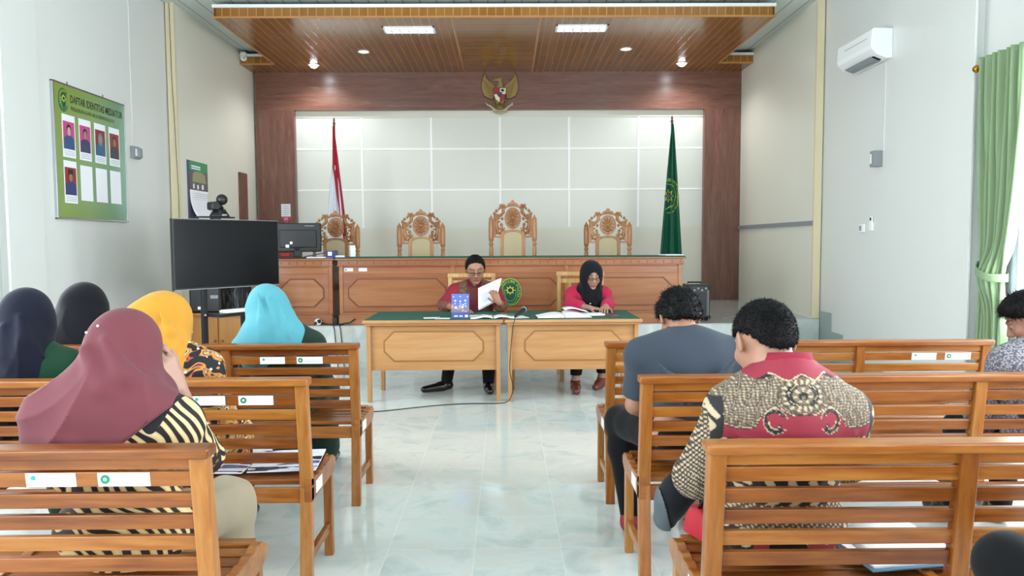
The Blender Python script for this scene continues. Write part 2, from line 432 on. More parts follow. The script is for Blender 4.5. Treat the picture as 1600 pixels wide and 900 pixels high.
# canopy
SZ = 4.054
CX0, CX1, CY0, CY1 = -3.38, 3.17, 8.86, 11.13
mb = MB()
mb.box(CX0, -0.62, CY0, CY1, SZ, SZ+0.02); mb.box(0.43, CX1, CY0, CY1, SZ, SZ+0.02)
mb.box(NL, CX0, CY1, YB+0.1, SZ, SZ+0.02).box(CX0, -0.62, CY1, YB+0.1, SZ, SZ+0.02).box(0.43, NR, CY1, YB+0.1, SZ, SZ+0.02)
struct('ceiling_canopy', mb, 'soffit')
struct('ceiling_canopy_centre', MB().box(-0.62, 0.43, CY0, YB+0.1, SZ, SZ+0.02), 'soffit_mid')
struct('trim_canopy_joints', MB().box(-0.635, -0.605, CY0, YB, SZ-0.004, SZ+0.01).box(0.415, 0.445, CY0, YB, SZ-0.004, SZ+0.01), 'orange_edge')
FT = 0.115
struct('trim_fascia_front', MB().box(CX0, CX1, CY0-0.012, CY0+0.01, SZ+0.005, SZ+FT).box(NL, CX0+0.02, CY1-0.012, CY1+0.01, SZ+0.005, SZ+FT).box(CX1-0.02, NR, CY1-0.012, CY1+0.01, SZ+0.005, SZ+FT), 'fascia')
struct('trim_fascia_side', MB().box(CX0-0.012, CX0+0.01, CY0-0.012, CY1, SZ+0.005, SZ+FT).box(CX1-0.01, CX1+0.012, CY0-0.012, CY1, SZ+0.005, SZ+FT), 'fascia_y')
mb = MB(); mt = MB()
for (x0,x1,y0,y1) in [(CX0-0.022, CX1+0.022, CY0-0.024, CY0), (CX0-0.022, CX0, CY0, CY1), (CX1, CX1+0.022, CY0, CY1), (NL, CX0, CY1-0.024, CY1), (CX1, NR, CY1-0.024, CY1)]:
    mb.box(x0, x1, y0, y1, SZ-0.008, SZ+0.014)
    mt.box(x0-0.004, x1+0.004, y0-0.006, y1, SZ+FT-0.004, SZ+FT+0.034)
struct('trim_canopy_edge', mb, 'orange_edge', bevel=0.003)
struct('trim_canopy_cap', mt, 'white', bevel=0.003)
struct('ceiling_canopy_painted_shadow', MB().box(CX0+0.12, CX1-0.12, CY0+0.10, YB, SZ+0.02, ZC), 'darkgap')  # inset box coloured dark to give the shadow between canopy and ceiling

# ================================================================== LAMPS
M['lamp'] = plain('lamp_glow', '#ffffff', 0.5, emis='#f4f8ff', estr=30)
M['lamp_dim'] = plain('lamp_glow_soft', '#ffffff', 0.5, emis='#f4f8ff', estr=8)
M['tube'] = plain('tube_glow', '#ffffff', 0.5, emis='#eaf2ff', estr=1.3)
M['reflector'] = plain('louvre_silver', '#c3cfe0', 0.2, metal=0.8)
def downlight(x, y, bright, label):
    t = thing('downlight', label, 'ceiling light', (x, y, SZ))
    obj('ring', MB().lathe([(0.075,0.0),(0.085,-0.006),(0.078,-0.012),(0.062,-0.008),(0.060,0.0)], seg=24), 'white', t)
    obj('bulb', MB().ball((0,0,-0.012 if bright else 0.0), 0.056, sc=(1,1,0.7 if bright else 0.25)), 'lamp' if bright else 'lamp_dim', t)
    l = bpy.data.lights.new('downlight_lamp', 'SPOT'); l.energy = 42 if bright else 12; l.color = (0.93, 0.97, 1.0); l.spot_size = 2.7; l.spot_blend = 0.6; l.shadow_soft_size = 0.05
    o = bpy.data.objects.new('lamp', l); COL.objects.link(o); o.parent = t; o.location = (0,0,-0.07)
    return t
downlight(-2.82, 11.15, True, 'bright round downlight at the left rear of the canopy')
downlight(2.63, 11.12, True, 'bright round downlight at the right rear of the canopy')
downlight(-1.94, 10.40, False, 'dimmer round downlight on the left half of the canopy, behind the louvred lamp')
downlight(1.67, 10.30, False, 'dimmer round downlight on the right half of the canopy, behind the louvred lamp')
def louvre(x, y, label):
    t = thing('louvre_lamp', label, 'ceiling light', (x, y, SZ), group='recessed louvre lamps in the canopy')
    hw, hd = 0.32, 0.145
    obj('frame', MB().box(-hw,hw,-hd,-hd+0.02,-0.012,0.0).box(-hw,hw,hd-0.02,hd,-0.012,0.0).box(-hw,-hw+0.02,-hd,hd,-0.012,0.0).box(hw-0.02,hw,-hd,hd,-0.012,0.0), 'white', t)
    obj('reflector', MB().box(-hw+0.02,hw-0.02,-hd+0.02,hd-0.02,-0.002,-0.0005), 'reflector', t)
    for yy in (-0.06, 0.06): obj('tube', MB().tube([(-hw+0.03,yy,-0.008),(hw-0.03,yy,-0.008)], 0.016), 'tube', t)
    mb = MB()
    for i in range(1, 6): mb.box(-hw+i*2*hw/6-0.004, -hw+i*2*hw/6+0.004, -hd+0.02, hd-0.02, -0.03, -0.002)
    mb.box(-hw+0.02, hw-0.02, -0.004, 0.004, -0.03, -0.002)
    obj('louvre', mb, 'white', t)
    return t
louvre(-1.175, 9.36, 'rectangular louvred lamp in the left half of the canopy')
louvre(0.955, 9.31, 'rectangular louvred lamp in the right half of the canopy')
# ================================================================== BENCHES
# local frame: origin on the floor under the left end of the backrest, X along the bench, +Y forwards
BL = 2.06
def bench_mesh_parts():
    t = thing('slatted_bench', 'x', 'bench', (0,0,0), group='slatted wooden benches facing the judges')
    def post(x0, x1, d=0.042):
        # sabre post: foot, seat level, top (leans towards the rear at the top)
        mb = MB(); prof = [(0.0, 0.0), (0.035, 0.43), (-0.012, 0.86)]
        for (ya, za), (yb, zb) in zip(prof[:-1], prof[1:]):
            mb.hexa([(x0,ya,za),(x1,ya,za),(x0,ya+d,za),(x1,ya+d,za),(x0,yb,zb),(x1,yb,zb),(x0,yb+d,zb),(x1,yb+d,zb)])
        return mb
    PX = [(0,0.048), (0.675,0.723), (1.337,1.385), (BL-0.048, BL)]
    def py(z): return 0.035*z/0.43 if z < 0.43 else 0.035-0.047*(z-0.43)/0.43
    obj('back_post', post(*PX[0]), 'bench_z', t, 0.004); obj('back_post', post(*PX[3]), 'bench_z', t, 0.004)
    for p in (1, 2):
        mb = MB(); x0, x1 = PX[p]; z0, z1 = 0.40, 0.86
        mb.hexa([(x0,py(z0),z0),(x1,py(z0),z0),(x0,py(z0)+.042,z0),(x1,py(z0)+.042,z0),(x0,py(z1),z1),(x1,py(z1),z1),(x0,py(z1)+.042,z1),(x1,py(z1)+.042,z1)])
        obj('back_divider', mb, 'bench_z', t, 0.004)
    # cap rail with a rounded edge
    obj('top_rail', MB().box(-0.008, BL+0.008, -0.025, 0.045, 0.855, 0.885), 'bench', t, 0.007, seg=3)
    zs = [(0.822,0.853), (0.775,0.817), (0.714,0.756), (0.653,0.695), (0.592,0.634), (0.531,0.573)]
    for z0, z1 in zs:
        mb = MB()
        for i in range(3):
            x0, x1 = PX[i][1]-0.006, PX[i+1][0]+0.006
            y0, y1 = py(z0)+0.012, py(z1)+0.012
            mb.hexa([(x0,y0,z0),(x1,y0,z0),(x0,y0+.02,z0),(x1,y0+.02,z0),(x0,y1,z1),(x1,y1,z1),(x0,y1+.02,z1),(x1,y1+.02,z1)])
        obj('back_slat', mb, 'bench', t, 0.003)
    # seat: slats over shaped side rails
    def seat_z(y): return 0.445 + 0.014*((y-0.22)/0.2)**2
    for i in range(6):
        y0 = 0.075 + i*0.063; zc = seat_z(y0+0.025)
        obj('seat_slat', MB().box(0.03, BL-0.03, y0, y0+0.052, zc-0.02, zc), 'bench_y', t, 0.004)
    for x in (0.0, 0.675, 1.337, BL-0.03):
        n = 26; top = []; 
        for k in range(n+1):
            y = 0.03 + 0.43*k/n; z = seat_z(y) + 0.004 + 0.007*abs(math.sin(PI*(y-0.075)/0.063))
            if k > n-4: z -= 0.010*(k-n+4)
            top.append((y, z))
        poly = [(0.03, 0.37)] + [(0.40, 0.375), (0.455, 0.40)] + top[::-1]
        obj('seat_rail', MB().prism(poly, x, x+0.03, 'x'), 'bench', t, 0.003)
    obj('rear_apron', MB().box(0.04, BL-0.04, 0.048, 0.066, 0.362, 0.425), 'bench', t, 0.003)
    obj('front_apron', MB().box(0.03, BL-0.03, 0.385, 0.405, 0.372, 0.43), 'bench', t, 0.003)
    for x in (0.002, BL-0.040):
        obj('front_leg', MB().box(x, x+0.038, 0.375, 0.415, 0, 0.40), 'bench_z', t, 0.004)
        obj('stretcher', MB().box(x+0.008, x+0.03, 0.035, 0.38, 0.115, 0.155), 'bench', t, 0.003)
    return t
def paper_on_end(t, right):
    x = BL+0.0006 if right else -0.0006
    a = (x, x+0.001) if right else (x-0.001, x)
    o = obj('end_label', MB().prism([(0.10,0.385),(0.20,0.385),(0.20,0.437),(0.10,0.437)], a[0], a[1], 'x'), 'paper', t); o['label'] = 'white paper label on the bench end'
def sticker(t, x, emblem):
    # slat 2: z .775-.817
    z0, z1 = 0.777, 0.815
    def yy(z): return 0.035-0.047*(z-0.43)/0.43+0.012-0.0012
    mb = MB(); w2 = 0.132 if not emblem else 0.138
    mb.hexa([(x,yy(z0),z0),(x+w2,yy(z0),z0),(x,yy(z0)+.001,z0),(x+w2,yy(z0)+.001,z0),(x,yy(z1),z1),(x+w2,yy(z1),z1),(x,yy(z1)+.001,z1),(x+w2,yy(z1)+.001,z1)])
    s = obj('sticker', mb, 'paper', t); s['label'] = 'white sticker with a green emblem' if emblem else 'white sticker with a small cyan dot'
    yc = yy(0.80)-0.0006; r = 0.0125 if emblem else 0.0065; cx = x+0.020
    cz = 0.797 if emblem else 0.802
    ring = MB().prism([(cx+r*math.cos(a*PI/10), cz+r*math.sin(a*PI/10)) for a in range(20)], yc-0.0006, yc+0.0004, 'y')
    if emblem:
        e = obj('emblem', ring, 'texgreen', s)
        obj('emblem_centre', MB().prism([(cx+.0045*math.cos(a*PI/6), cz+.0045*math.sin(a*PI/6)) for a in range(12)], yc-0.0011, yc-0.0006, 'y'), 'paper', s)
    else: obj('dot', ring, 'texcyan', s)
    ln = MB()
    for k in range(3): ln.box(x+0.042, x+w2-0.012, yc-0.0004, yc+0.0004, 0.790+k*0.008, 0.7907+k*0.008)
    obj('print_line', ln, 'grey', s)
b0 = bench_mesh_parts()
BLX, BRX = -0.80-BL+0.01, 0.537
ROWY = [3.91, 2.91, 1.93]
benches = []
for side, x in (('left', BLX), ('right', BRX)):
    for r, y in enumerate(ROWY):
        lab = 'brown slatted wooden bench, %s of the three rows %s of the aisle' % (['farthest', 'middle', 'nearest'][r], 'left' if side == 'left' else 'right')
        if not benches: b0.location = (x, y, 0); b0['label'] = lab; t = b0
        else: t = dup(bench_src, (x, y, 0), 0.0, lab)
        if not benches:
            bench_src = b0
            # keep a bare copy list: stickers are added after all benches exist
        benches.append((side, r, t))
for side, r, t in benches:
    paper_on_end(t, side == 'left')
    if side == 'left':
        for px, em in [((1.54, False), (1.735, True)), ((1.60, False), (1.785, True)), ((1.575, False), (1.765, True))][r]: sticker(t, px, em)
    if side == 'right' and r == 0:
        sticker(t, 1.64, False); sticker(t, 1.82, True)
# fourth bench, on which the person at the right edge sits, just below the frame
dup(bench_src, (BRX+0.1, 0.93, 0), 0.0, 'brown slatted wooden bench behind the nearest right bench, under the person with the crossed leg')

# ================================================================== CLERKS' TABLES
def octagon(x0, x1, z0, z1, c):
    return [(x0+c,z0),(x1-c,z0),(x1,z0+c),(x1,z1-c),(x1-c,z1),(x0+c,z1),(x0,z1-c),(x0,z0+c)]
def shrink(poly, d, c=None):
    xs = [p[0] for p in poly]; zs = [p[1] for p in poly]; x0,x1,z0,z1 = min(xs),max(xs),min(zs),max(zs)
    cc = poly[0][0]-x0
    return octagon(x0+d, x1-d, z0+d, z1-d, cc-d*0.41)
def clerk_table(x0, x1, label):
    cx = (x0+x1)/2; hw = (x1-x0)/2
    t = thing('front_table', label, 'table', (cx, 6.45, 0), group='wooden tables with green tops')
    ht = 0.742
    obj('table_top', MB().box(-hw, hw, 0, 0.80, ht-0.035, ht-0.004), 'table', t, 0.012, seg=3)
    c = obj('felt', MB().prism([(-hw+0.02,0.035),(hw-0.02,0.035),(hw-0.02,0.79),(-hw+0.02,0.79)], ht-0.004, ht+0.001, 'z'), 'greencloth', t); c['label'] = 'dark green table top cover'
    obj('apron_moulding', MB().box(-hw+0.02, hw-0.02, 0.012, 0.10, ht-0.052, ht-0.035), 'table', t, 0.004)
    px0, px1 = -hw+0.065, hw-0.065
    p = obj('modesty_panel', MB().box(px0-0.004, px1+0.004, 0.085, 0.10, 0.283, ht-0.05), 'table', t)
    outer = octagon(px0+0.11, px1-0.11, 0.36, 0.635, 0.09)
    obj('panel_moulding', MB().ringprism(outer, shrink(outer, 0.012), 0.081, 0.086), 'table_groove', p)
    obj('raised_field', MB().prism(shrink(outer, 0.012), 0.080, 0.086), 'table', p, 0.003)
    for sx in (-1, 1):
        xa = sx*(hw-0.065); xb = sx*(hw-0.028)
        obj('leg', MB().box(min(xa,xb), max(xa,xb), 0.06, 0.105, 0, ht-0.035), 'table_z', t, 0.004)
        obj('leg', MB().box(min(xa,xb)-sx*0.03, max(xa,xb)-sx*0.03, 0.60, 0.645, 0, ht-0.035), 'table_z', t, 0.004)
    return t
clerk_table(-1.262, -0.022, 'light wooden table with green top in front of the man in red, octagon panel')
clerk_table(-0.012, 1.205, 'light wooden table with green top in front of the woman in pink, octagon panel')

# ================================================================== JUDGES' DESK
def desk(x0, x1, sections, label, stickers=(), green=True):
    t = thing('judges_desk' if green else 'side_desk', label, 'desk', ((x0+x1)/2, YD+0.06, ZD))
    o = (x0+x1)/2; a, b = x0-o, x1-o; H = 0.765
    d = t
    body = MB().box(a+0.012, b-0.012, 0.03, 0.46, 0.0, H-0.09)
    obj('carcass', body, 'desk', d, 0.003)
    obj('plinth', MB().box(a, b, 0.0, 0.48, 0.0, 0.115).box(a+0.006, b-0.006, 0.012, 0.47, 0.115, 0.135), 'desk', d, 0.004)
    obj('frieze', MB().box(a-0.004, b+0.004, 0.0, 0.48, H-0.085, H-0.028).box(a-0.012, b+0.012, -0.012, 0.49, H-0.096, H-0.083), 'desk', d, 0.003)
    dn = MB(); n = int((b-a)/0.095)
    for i in range(n+1): 
        x = a+0.03+i*(b-a-0.06)/n; dn.box(x-0.004, x+0.004, -0.0035, 0.0, H-0.075, H-0.045)
    obj('dentil_groove', dn, 'desk_groove', d)
    tp = obj('desk_top', MB().box(a-0.03, b+0.03, -0.035, 0.51, H-0.028, H-0.008), 'desk', d, 0.006)
    if green: g = obj('felt', MB().box(a-0.02, b+0.02, -0.03, 0.50, H-0.008, H+0.004), 'greencloth', d); g['label'] = 'dark green desk top cover'
    for s0, s1 in sections:
        u, v = s0-o, s1-o
        p = obj('front_panel', MB().box(u+0.02, v-0.02, 0.018, 0.035, 0.15, H-0.11), 'desk', d, 0.003)
        outer = octagon(u+0.075, v-0.075, 0.20, H-0.235, 0.11)
        obj('panel_moulding', MB().ringprism(outer, shrink(outer, 0.014), 0.011, 0.019), 'desk_groove', p)
        obj('raised_field', MB().prism(shrink(outer, 0.014), 0.010, 0.02), 'desk', p, 0.003)
        obj('panel_groove', MB().box(u+0.03, v-0.03, 0.0165, 0.019, H-0.19, H-0.185), 'desk_groove', p)
        for q in ([u, v] if s0 == sections[0][0] else [v]): obj('pilaster', MB().box(q-0.022, q+0.022, 0.005, 0.035, 0.13, H-0.096), 'desk', d, 0.004)
    for x, em in stickers:
        s = obj('sticker', MB().box(x-o, x-o+0.095, 0.0145, 0.0185, H-0.155, H-0.117), 'paper', d)
        if em: obj('emblem', MB().prism([(x-o+0.017+.011*math.cos(k*PI/8), H-0.136+.011*math.sin(k*PI/8)) for k in range(16)], 0.0135, 0.0150), 'texgreen', s)
    return t
desk(-1.90, 2.02, [(-1.87, -0.60), (-0.60, 0.695), (0.695, 1.99)], "long carved judges' desk with green top on the dais", [(-1.83, True), (-1.67, False)])
desk(-2.66, -1.97, [(-2.64, -1.99)], "separate short wooden desk left of the long judges' desk, under the monitor", green=False)

# ================================================================== CARVED CHAIRS
def spiral(c, r0, r1, a0, a1, n=22):
    return [(c[0]+(r0+(r1-r0)*i/n)*math.cos(a0+(a1-a0)*i/n), 0, c[1]+(r0+(r1-r0)*i/n)*math.sin(a0+(a1-a0)*i/n)) for i in range(n+1)]
def carved_chair():
    t = thing('carved_chair', 'x', 'chair', (0,0,0), group="carved high-backed chairs behind the judges' desk")
    # y: front of the backrest faces -Y (towards the hall); chair seat extends to -Y
    prof = [(0.020,0.0),(0.024,0.10),(0.018,0.14),(0.026,0.40),(0.020,0.55),(0.016,0.62),(0.019,0.72),(0.024,0.80),(0.021,0.86),(0.016,0.885),(0.025,0.90),(0.025,0.915),(0.017,0.93),(0.017,0.94),(0.026,0.955),
            (0.0275,0.99),(0.0285,1.10),(0.027,1.195),(0.022,1.212),(0.026,1.222),(0.027,1.232),(0.017,1.243),(0.011,1.26),(0.005,1.272),(0.002,1.285)]
    for s in (-1, 1): obj('back_post', MB().lathe([(r_*1.14, z_) for r_, z_ in prof], (s*0.275,0,0), 14), 'chairw', t)
    for s in (-1, 1): obj('front_leg', MB().lathe([(0.02,0.0),(0.028,0.06),(0.018,0.10),(0.028,0.3),(0.024,0.42)], (s*0.275,-0.48,0), 12), 'chairw', t)
    obj('seat', MB().box(-0.28, 0.28, -0.50, 0.0, 0.39, 0.43), 'chairw', t, 0.01)
    obj('seat_cushion', MB().box(-0.25, 0.25, -0.49, -0.03, 0.43, 0.485), 'cushion', t, 0.02, seg=3)
    for s in (-1, 1):
        obj('armrest', MB().tube([(s*0.275,0,0.66),(s*0.29,-0.2,0.66),(s*0.29,-0.42,0.655),(s*0.285,-0.50,0.63)], [0.02,0.024,0.026,0.02]).tube([(s*0.28,-0.46,0.42),(s*0.285,-0.44,0.64)], 0.017), 'chairw', t)
    # upholstered back panel with arched wooden frame
    def arch(w, zb, zs, zt, n=18):
        p = [(w, zb), (w, zs)]
        for i in range(1, n): 
            a = PI*i/n; p.append((w*math.cos(a), zs+(zt-zs)*math.sin(a)**0.8))
        return p + [(-w, zs), (-w, zb)]
    op, ip = arch(0.158, 0.48, 1.015, 1.090), arch(0.118, 0.51, 1.0, 1.066)
    obj('back_frame', MB().ringprism(op, ip, -0.022, 0.02), 'chairw', t, 0.003)
    obj('back_cushion', MB().prism(ip, -0.014, 0.016), 'cushion', t, 0.004)
    # lower rail of the crest, side boards
    obj('crest_rail', MB().box(-0.25, -0.15, -0.014, 0.014, 0.990, 1.012).box(0.15, 0.25, -0.014, 0.014, 0.990, 1.012), 'chairw', t, 0.003)
    for s in (-1, 1):
        mb = MB()
        b = [(0.252,1.0),(0.225,1.0),(0.205,1.05),(0.222,1.10),(0.205,1.15),(0.218,1.20),(0.24,1.208),(0.252,1.20)]
        mb.prism([(s*p[0],p[1]) for p in (b if s>0 else b[::-1])], -0.012, 0.012)
        # scrolls (pierced foliage)
        def sc(c, r0, r1, a0, a1, ra, rb):
            pts = spiral(c, r0, r1, a0, a1); n = len(pts)
            mb.tube([(s*p[0], 0, p[2]) for p in pts], [1.4*(ra+(rb-ra)*i/(n-1)) for i in range(n)], 7)
        # outer volute and its stem
        sc((0.155,1.345), 0.012, 0.042, -0.5, 4.2, 0.008, 0.013)
        sc((0.196,1.268), 0.010, 0.030, 2.6, -2.2, 0.007, 0.011)
        sc((0.172,1.205), 0.010, 0.034, 3.4, 8.2, 0.007, 0.012)
        sc((0.168,1.125), 0.009, 0.036, 1.0, -4.4, 0.007, 0.012)
        sc((0.125,1.065), 0.008, 0.028, 0.0, 4.6, 0.006, 0.010)
        sc((0.200,1.055), 0.008, 0.026, 3.0, 8.0, 0.006, 0.010)
        mb.tube([(s*0.09,0,1.375),(s*0.12,0,1.36),(s*0.118,0,1.31),(s*0.15,0,1.275),(s*0.205,0,1.245),(s*0.235,0,1.205)], [0.016,0.022,0.021,0.020,0.018,0.013], 8)
        mb.tube([(s*0.235,0,1.27),(s*0.225,0,1.24),(s*0.20,0,1.19),(s*0.205,0,1.12),(s*0.19,0,1.06),(s*0.15,0,1.03)], [0.008,0.016,0.018,0.020,0.018,0.012], 8)
        mb.tube([(s*0.10,0,1.11),(s*0.14,0,1.09),(s*0.16,0,1.04)], [0.007,0.012,0.007], 7)
        for lx, lz, an in ((0.205,1.33,0.6),(0.150,1.395,1.2),(0.232,1.295,0.3),(0.135,1.23,2.6),(0.145,1.155,3.0),(0.19,1.09,0.2),(0.115,1.395,1.6)):
            mb.ball((s*lx,0,lz), 0.019, sc=(1,0.7,1.2), seg=8, rings=6)
        obj('pierced_carving', mb, 'chairw', t)
    # oval medallion with relief
    oval = lambda rx, rz, n=32: [(rx*math.cos(2*PI*i/n), 1.235+rz*math.sin(2*PI*i/n)) for i in range(n)]
    md = obj('medallion', MB().prism(oval(0.105,0.137), -0.016, 0.014), 'chairw', t, 0.004)
    rel = MB().ringprism(oval(0.103,0.135), oval(0.088,0.118), -0.026, -0.014)
    for k in range(12):
        a = 2*PI*k/12; rel.tube([(0.02*math.cos(a),-0.018,1.24+0.025*math.sin(a)),(0.055*math.cos(a+.2),-0.021,1.24+0.07*math.sin(a+.2)),(0.078*math.cos(a+.1),-0.018,1.235+0.105*math.sin(a+.1))], [0.004,0.010,0.004], 6)
    rel.ball((0,-0.016,1.24), 0.022, sc=(1,0.5,1.2)).tube([(-0.06,-0.018,1.17),(0,-0.022,1.15),(0.06,-0.018,1.17)], [0.006,0.009,0.006], 6)
    obj('medallion_relief', rel, 'chairw', md)
    # crown above the medallion
    cr = [(-0.085,1.362),(-0.095,1.39),(-0.07,1.402),(-0.055,1.425),(-0.03,1.43),(-0.018,1.452),(0,1.468),(0.018,1.452),(0.03,1.43),(0.055,1.425),(0.07,1.402),(0.095,1.39),(0.085,1.362),(0.04,1.378),(0,1.384),(-0.04,1.378)]
    c2 = MB().prism(cr, -0.018, 0.014)
    for k in range(-3, 4): c2.tube([(k*0.010,-0.018,1.385),(k*0.018,-0.021,1.415-abs(k)*0.005)], [0.007,0.004], 6)
    obj('crown', c2, 'chairw', t, 0.002)
    return t
ch = carved_chair()
CH = [(-2.15, 9.42, 0.915, 'carved high-backed chair at the left end, behind the blue binder'),
      (-1.07, 9.42, 0.925, 'carved high-backed chair behind the desk between the left end one and the tallest'),
      (0.095, 9.42, 1.0, 'tallest carved high-backed chair, under the golden eagle emblem'),
      (1.305, 9.42, 0.925, 'carved high-backed chair behind the desk nearest the green flag')]
ch.location = (CH[2][0], CH[2][1], ZD); ch['label'] = CH[2][3]
for i in (0, 1, 3): dup(ch, (CH[i][0], CH[i][1], ZD), 0, CH[i][3], scale=(1.0, 1.0, CH[i][2]))

# clerks' chairs: plain wooden chairs, backs rise behind the two people
def clerk_chair(x, y, w, top, label):
    t = thing('wooden_chair', label, 'chair', (x, y, 0), group='plain wooden chairs at the front tables')
    h = w/2
    for s in (-1, 1):
        obj('back_post', MB().box(s*h-0.02, s*h+0.02, -0.02, 0.02, 0, top-0.02), 'chairw2', t, 0.005)
        obj('front_leg', MB().box(s*h-0.02, s*h+0.02, -0.46, -0.42, 0, 0.43), 'chairw2', t, 0.005)
    obj('top_rail', MB().box(-h-0.025, h+0.025, -0.025, 0.022, top-0.045, top), 'chairw2', t, 0.008, seg=3)
    for z0, z1 in ((0.60, 0.64), (top-0.12, top-0.075)): obj('cross_rail', MB().box(-h, h, -0.012, 0.012, z0, z1), 'chairw2', t, 0.003)
    for k in range(3):
        x0 = -h*0.5+k*h*0.5; obj('back_splat', MB().box(x0-0.018, x0+0.018, -0.008, 0.008, 0.62, top-0.08), 'chairw2', t, 0.003)
    obj('seat', MB().box(-h-0.02, h+0.02, -0.47, 0.02, 0.425, 0.455), 'chairw2', t, 0.008)
    obj('stretcher', MB().box(-h, h, -0.45, -0.43, 0.2, 0.23), 'chairw2', t, 0.003)
    return t
clerk_chair(-0.36, 7.86, 0.46, 1.09, 'light wooden chair behind the man in the red shirt')
clerk_chair(0.80, 7.90, 0.46, 1.10, 'light wooden chair with slatted back behind the woman in pink')
# ================================================================== PROPS ON THE WALLS
def ang_of(dx, dy): return math.atan2(dy, dx)
# ---- oval court seal, drawn in the xz plane facing -Y, unit: half height = 1
M['seal_green'] = plain('seal_green', '#0b7a3e', 0.35); M['seal_dark'] = plain('seal_dark_green', '#065a3c', 0.4)
M['seal_yellow'] = plain('seal_yellow', '#c9d24a', 0.4); M['seal_light'] = plain('seal_pale_line', '#8fd38a', 0.4)
def seal(name, parent, T, h, w, depth, text='PENGADILAN AGAMA', full=True, rim='seal_yellow'):
    def P(poly): return [(p[0]*w, p[1]*h) for p in poly]
    ell = lambda a, b, n=40, o=0.0: [(a*math.cos(2*PI*i/n+o), b*math.sin(2*PI*i/n+o)) for i in range(n)]
    base = obj(name, MB().prism(P(ell(1,1)), -depth, 0, 'y', T=T), rim, parent)
    d = -depth
    e = 0.0012
    obj('field', MB().prism(P(ell(.95,.955)), d-e, d, 'y', T=T), 'seal_green', base)
    inner = MB().prism(P([(0.62*math.cos(a), 0.22+0.40*math.sin(a)) for a in [i*PI/12 for i in range(13)]] + [(0.62*math.cos(a), -0.25+0.62*math.sin(a)) for a in [PI+i*PI/12 for i in range(13)]]), d-2*e, d-e, 'y', T=T)
    obj('inner_field', inner, 'seal_dark', base)
    ln = MB()
    sh = lambda k: [(k*0.62*math.cos(a), -0.25*k+0.62*k*math.sin(a), 0) for a in [PI*1.02+i*PI*0.96/14 for i in range(15)]]
    for k in (1.0, 0.78):
        ln.tube([T @ Vector((p[0]*w, d-2.2*e, p[1]*h)) for p in ([(-0.62*k, 0.22, 0)] + sh(k) + [(0.62*k, 0.22, 0)])], 0.022*w, 5)
    obj('shield_line', ln, 'seal_light', base)
    st = [((0.46 if i%2==0 else 0.27)*math.cos(PI*i/8+PI/2), 0.12+(0.46 if i%2==0 else 0.27)*0.76*math.sin(PI*i/8+PI/2)) for i in range(16)]
    obj('star', MB().prism(P(st), d-3.5*e, d-2*e, 'y', T=T), 'seal_yellow', base)
    obj('star_centre', MB().prism(P([(p[0]*.19, .12+p[1]*.15) for p in ell(1,1,20)]), d-4.5*e, d-3.5*e, 'y', T=T), 'black', base)
    tx = MB(); n = len(text)
    for i, chx in enumerate(text):
        if chx == ' ': continue
        a = PI*(1.13 - 1.26*i/(n-1)); c = (0.785*w*math.cos(a), 0.785*h*math.sin(a))
        rot = math.atan2(h*math.sin(a), w*math.cos(a)) - PI/2
        TT = T @ Matrix.Translation((c[0], d-1.6*e, c[1])) @ Matrix.Rotation(-rot, 4, 'Y') @ Matrix.Rotation(PI/2, 4, 'X') @ Matrix.Translation((0,-0.09*h,0))
        tx.text(chx, 0.30*h, TT, align='CENTER', extrude=0.0004, sx=0.8)
    obj('seal_lettering', tx, 'seal_yellow', base)
    return base
# ---- board of mediators on the left wall; local frame: x along the wall away from the camera, z up, faces +X world
bx0, bx1, bz0, bz1 = 6.63, 7.86, 1.645, 2.87
t = thing('mediator_board', 'green notice board with photographs and the heading DAFTAR IDENTITAS MEDIATOR on the left wall', 'notice board', (XL, bx0, bz0), PI/2)
BW, BH = bx1-bx0, bz1-bz0
T0 = Matrix.Identity(4)
M['boardgreen'] = None
m, nt, b = newmat('board_print'); tc = coords(nt); sx = N(nt, 'ShaderNodeSeparateXYZ'); L(nt, tc, sx.inputs[0])
f = mth(nt, 'DIVIDE', mth(nt, 'ADD', sx.outputs[0], mth(nt, 'MULTIPLY', mth(nt, 'SINE', mth(nt, 'MULTIPLY', sx.outputs[2], 4.0)), 0.12)), BW)
L(nt, ramp(nt, f, [(0.0,'#9cb455'),(0.45,'#9aba72'),(0.8,'#8ab68c'),(1.0,'#98c4a8')]), b.inputs['Base Color']); b.inputs['Roughness'].default_value = 0.25
M['boardgreen'] = m
obj('frame', MB().box(0,BW,-0.03,0.0,0,0.015).box(0,BW,-0.03,0.0,BH-0.015,BH).box(0,0.015,-0.03,0.0,0,BH).box(BW-0.015,BW,-0.03,0.0,0,BH), 'chrome', t, 0.003)
fc = obj('panel', MB().box(0.012,BW-0.012,-0.022,-0.002,0.012,BH-0.012), 'boardgreen', t)
YT = -0.0225
def TX(x, z): return Matrix.Translation((x, YT, z)) @ Matrix.Rotation(PI/2, 4, 'X')
obj('heading', MB().text('DAFTAR IDENTITAS MEDIATOR', 0.098, TX(0.27, BH-0.155), bold=0.0015, sx=0.66), 'textblack', t)
obj('heading', MB().text('PENGADILAN AGAMA ARGA MAKMUR KELAS I B', 0.052, TX(0.275, BH-0.225), sx=0.66), 'textblack', t)
seal('seal', t, Matrix.Translation((0.16, YT+0.001, BH-0.15)), 0.105, 0.075, 0.002, rim='seal_dark')
ph = [('#e84fa6','#2e5f96','#d9b89a',0), ('#e84fa6','#3b4470','#c49a78',0), ('#a52a2a','#2d6f9a','#c49a78',1), ('#b03030','#3d4652','#b48a68',0)]
M['ph'] = {}
def colmat(c, rough=0.4):
    if c not in M['ph']: M['ph'][c] = plain('print_colour', c, rough, var=0.03)
    return M['ph'][c]
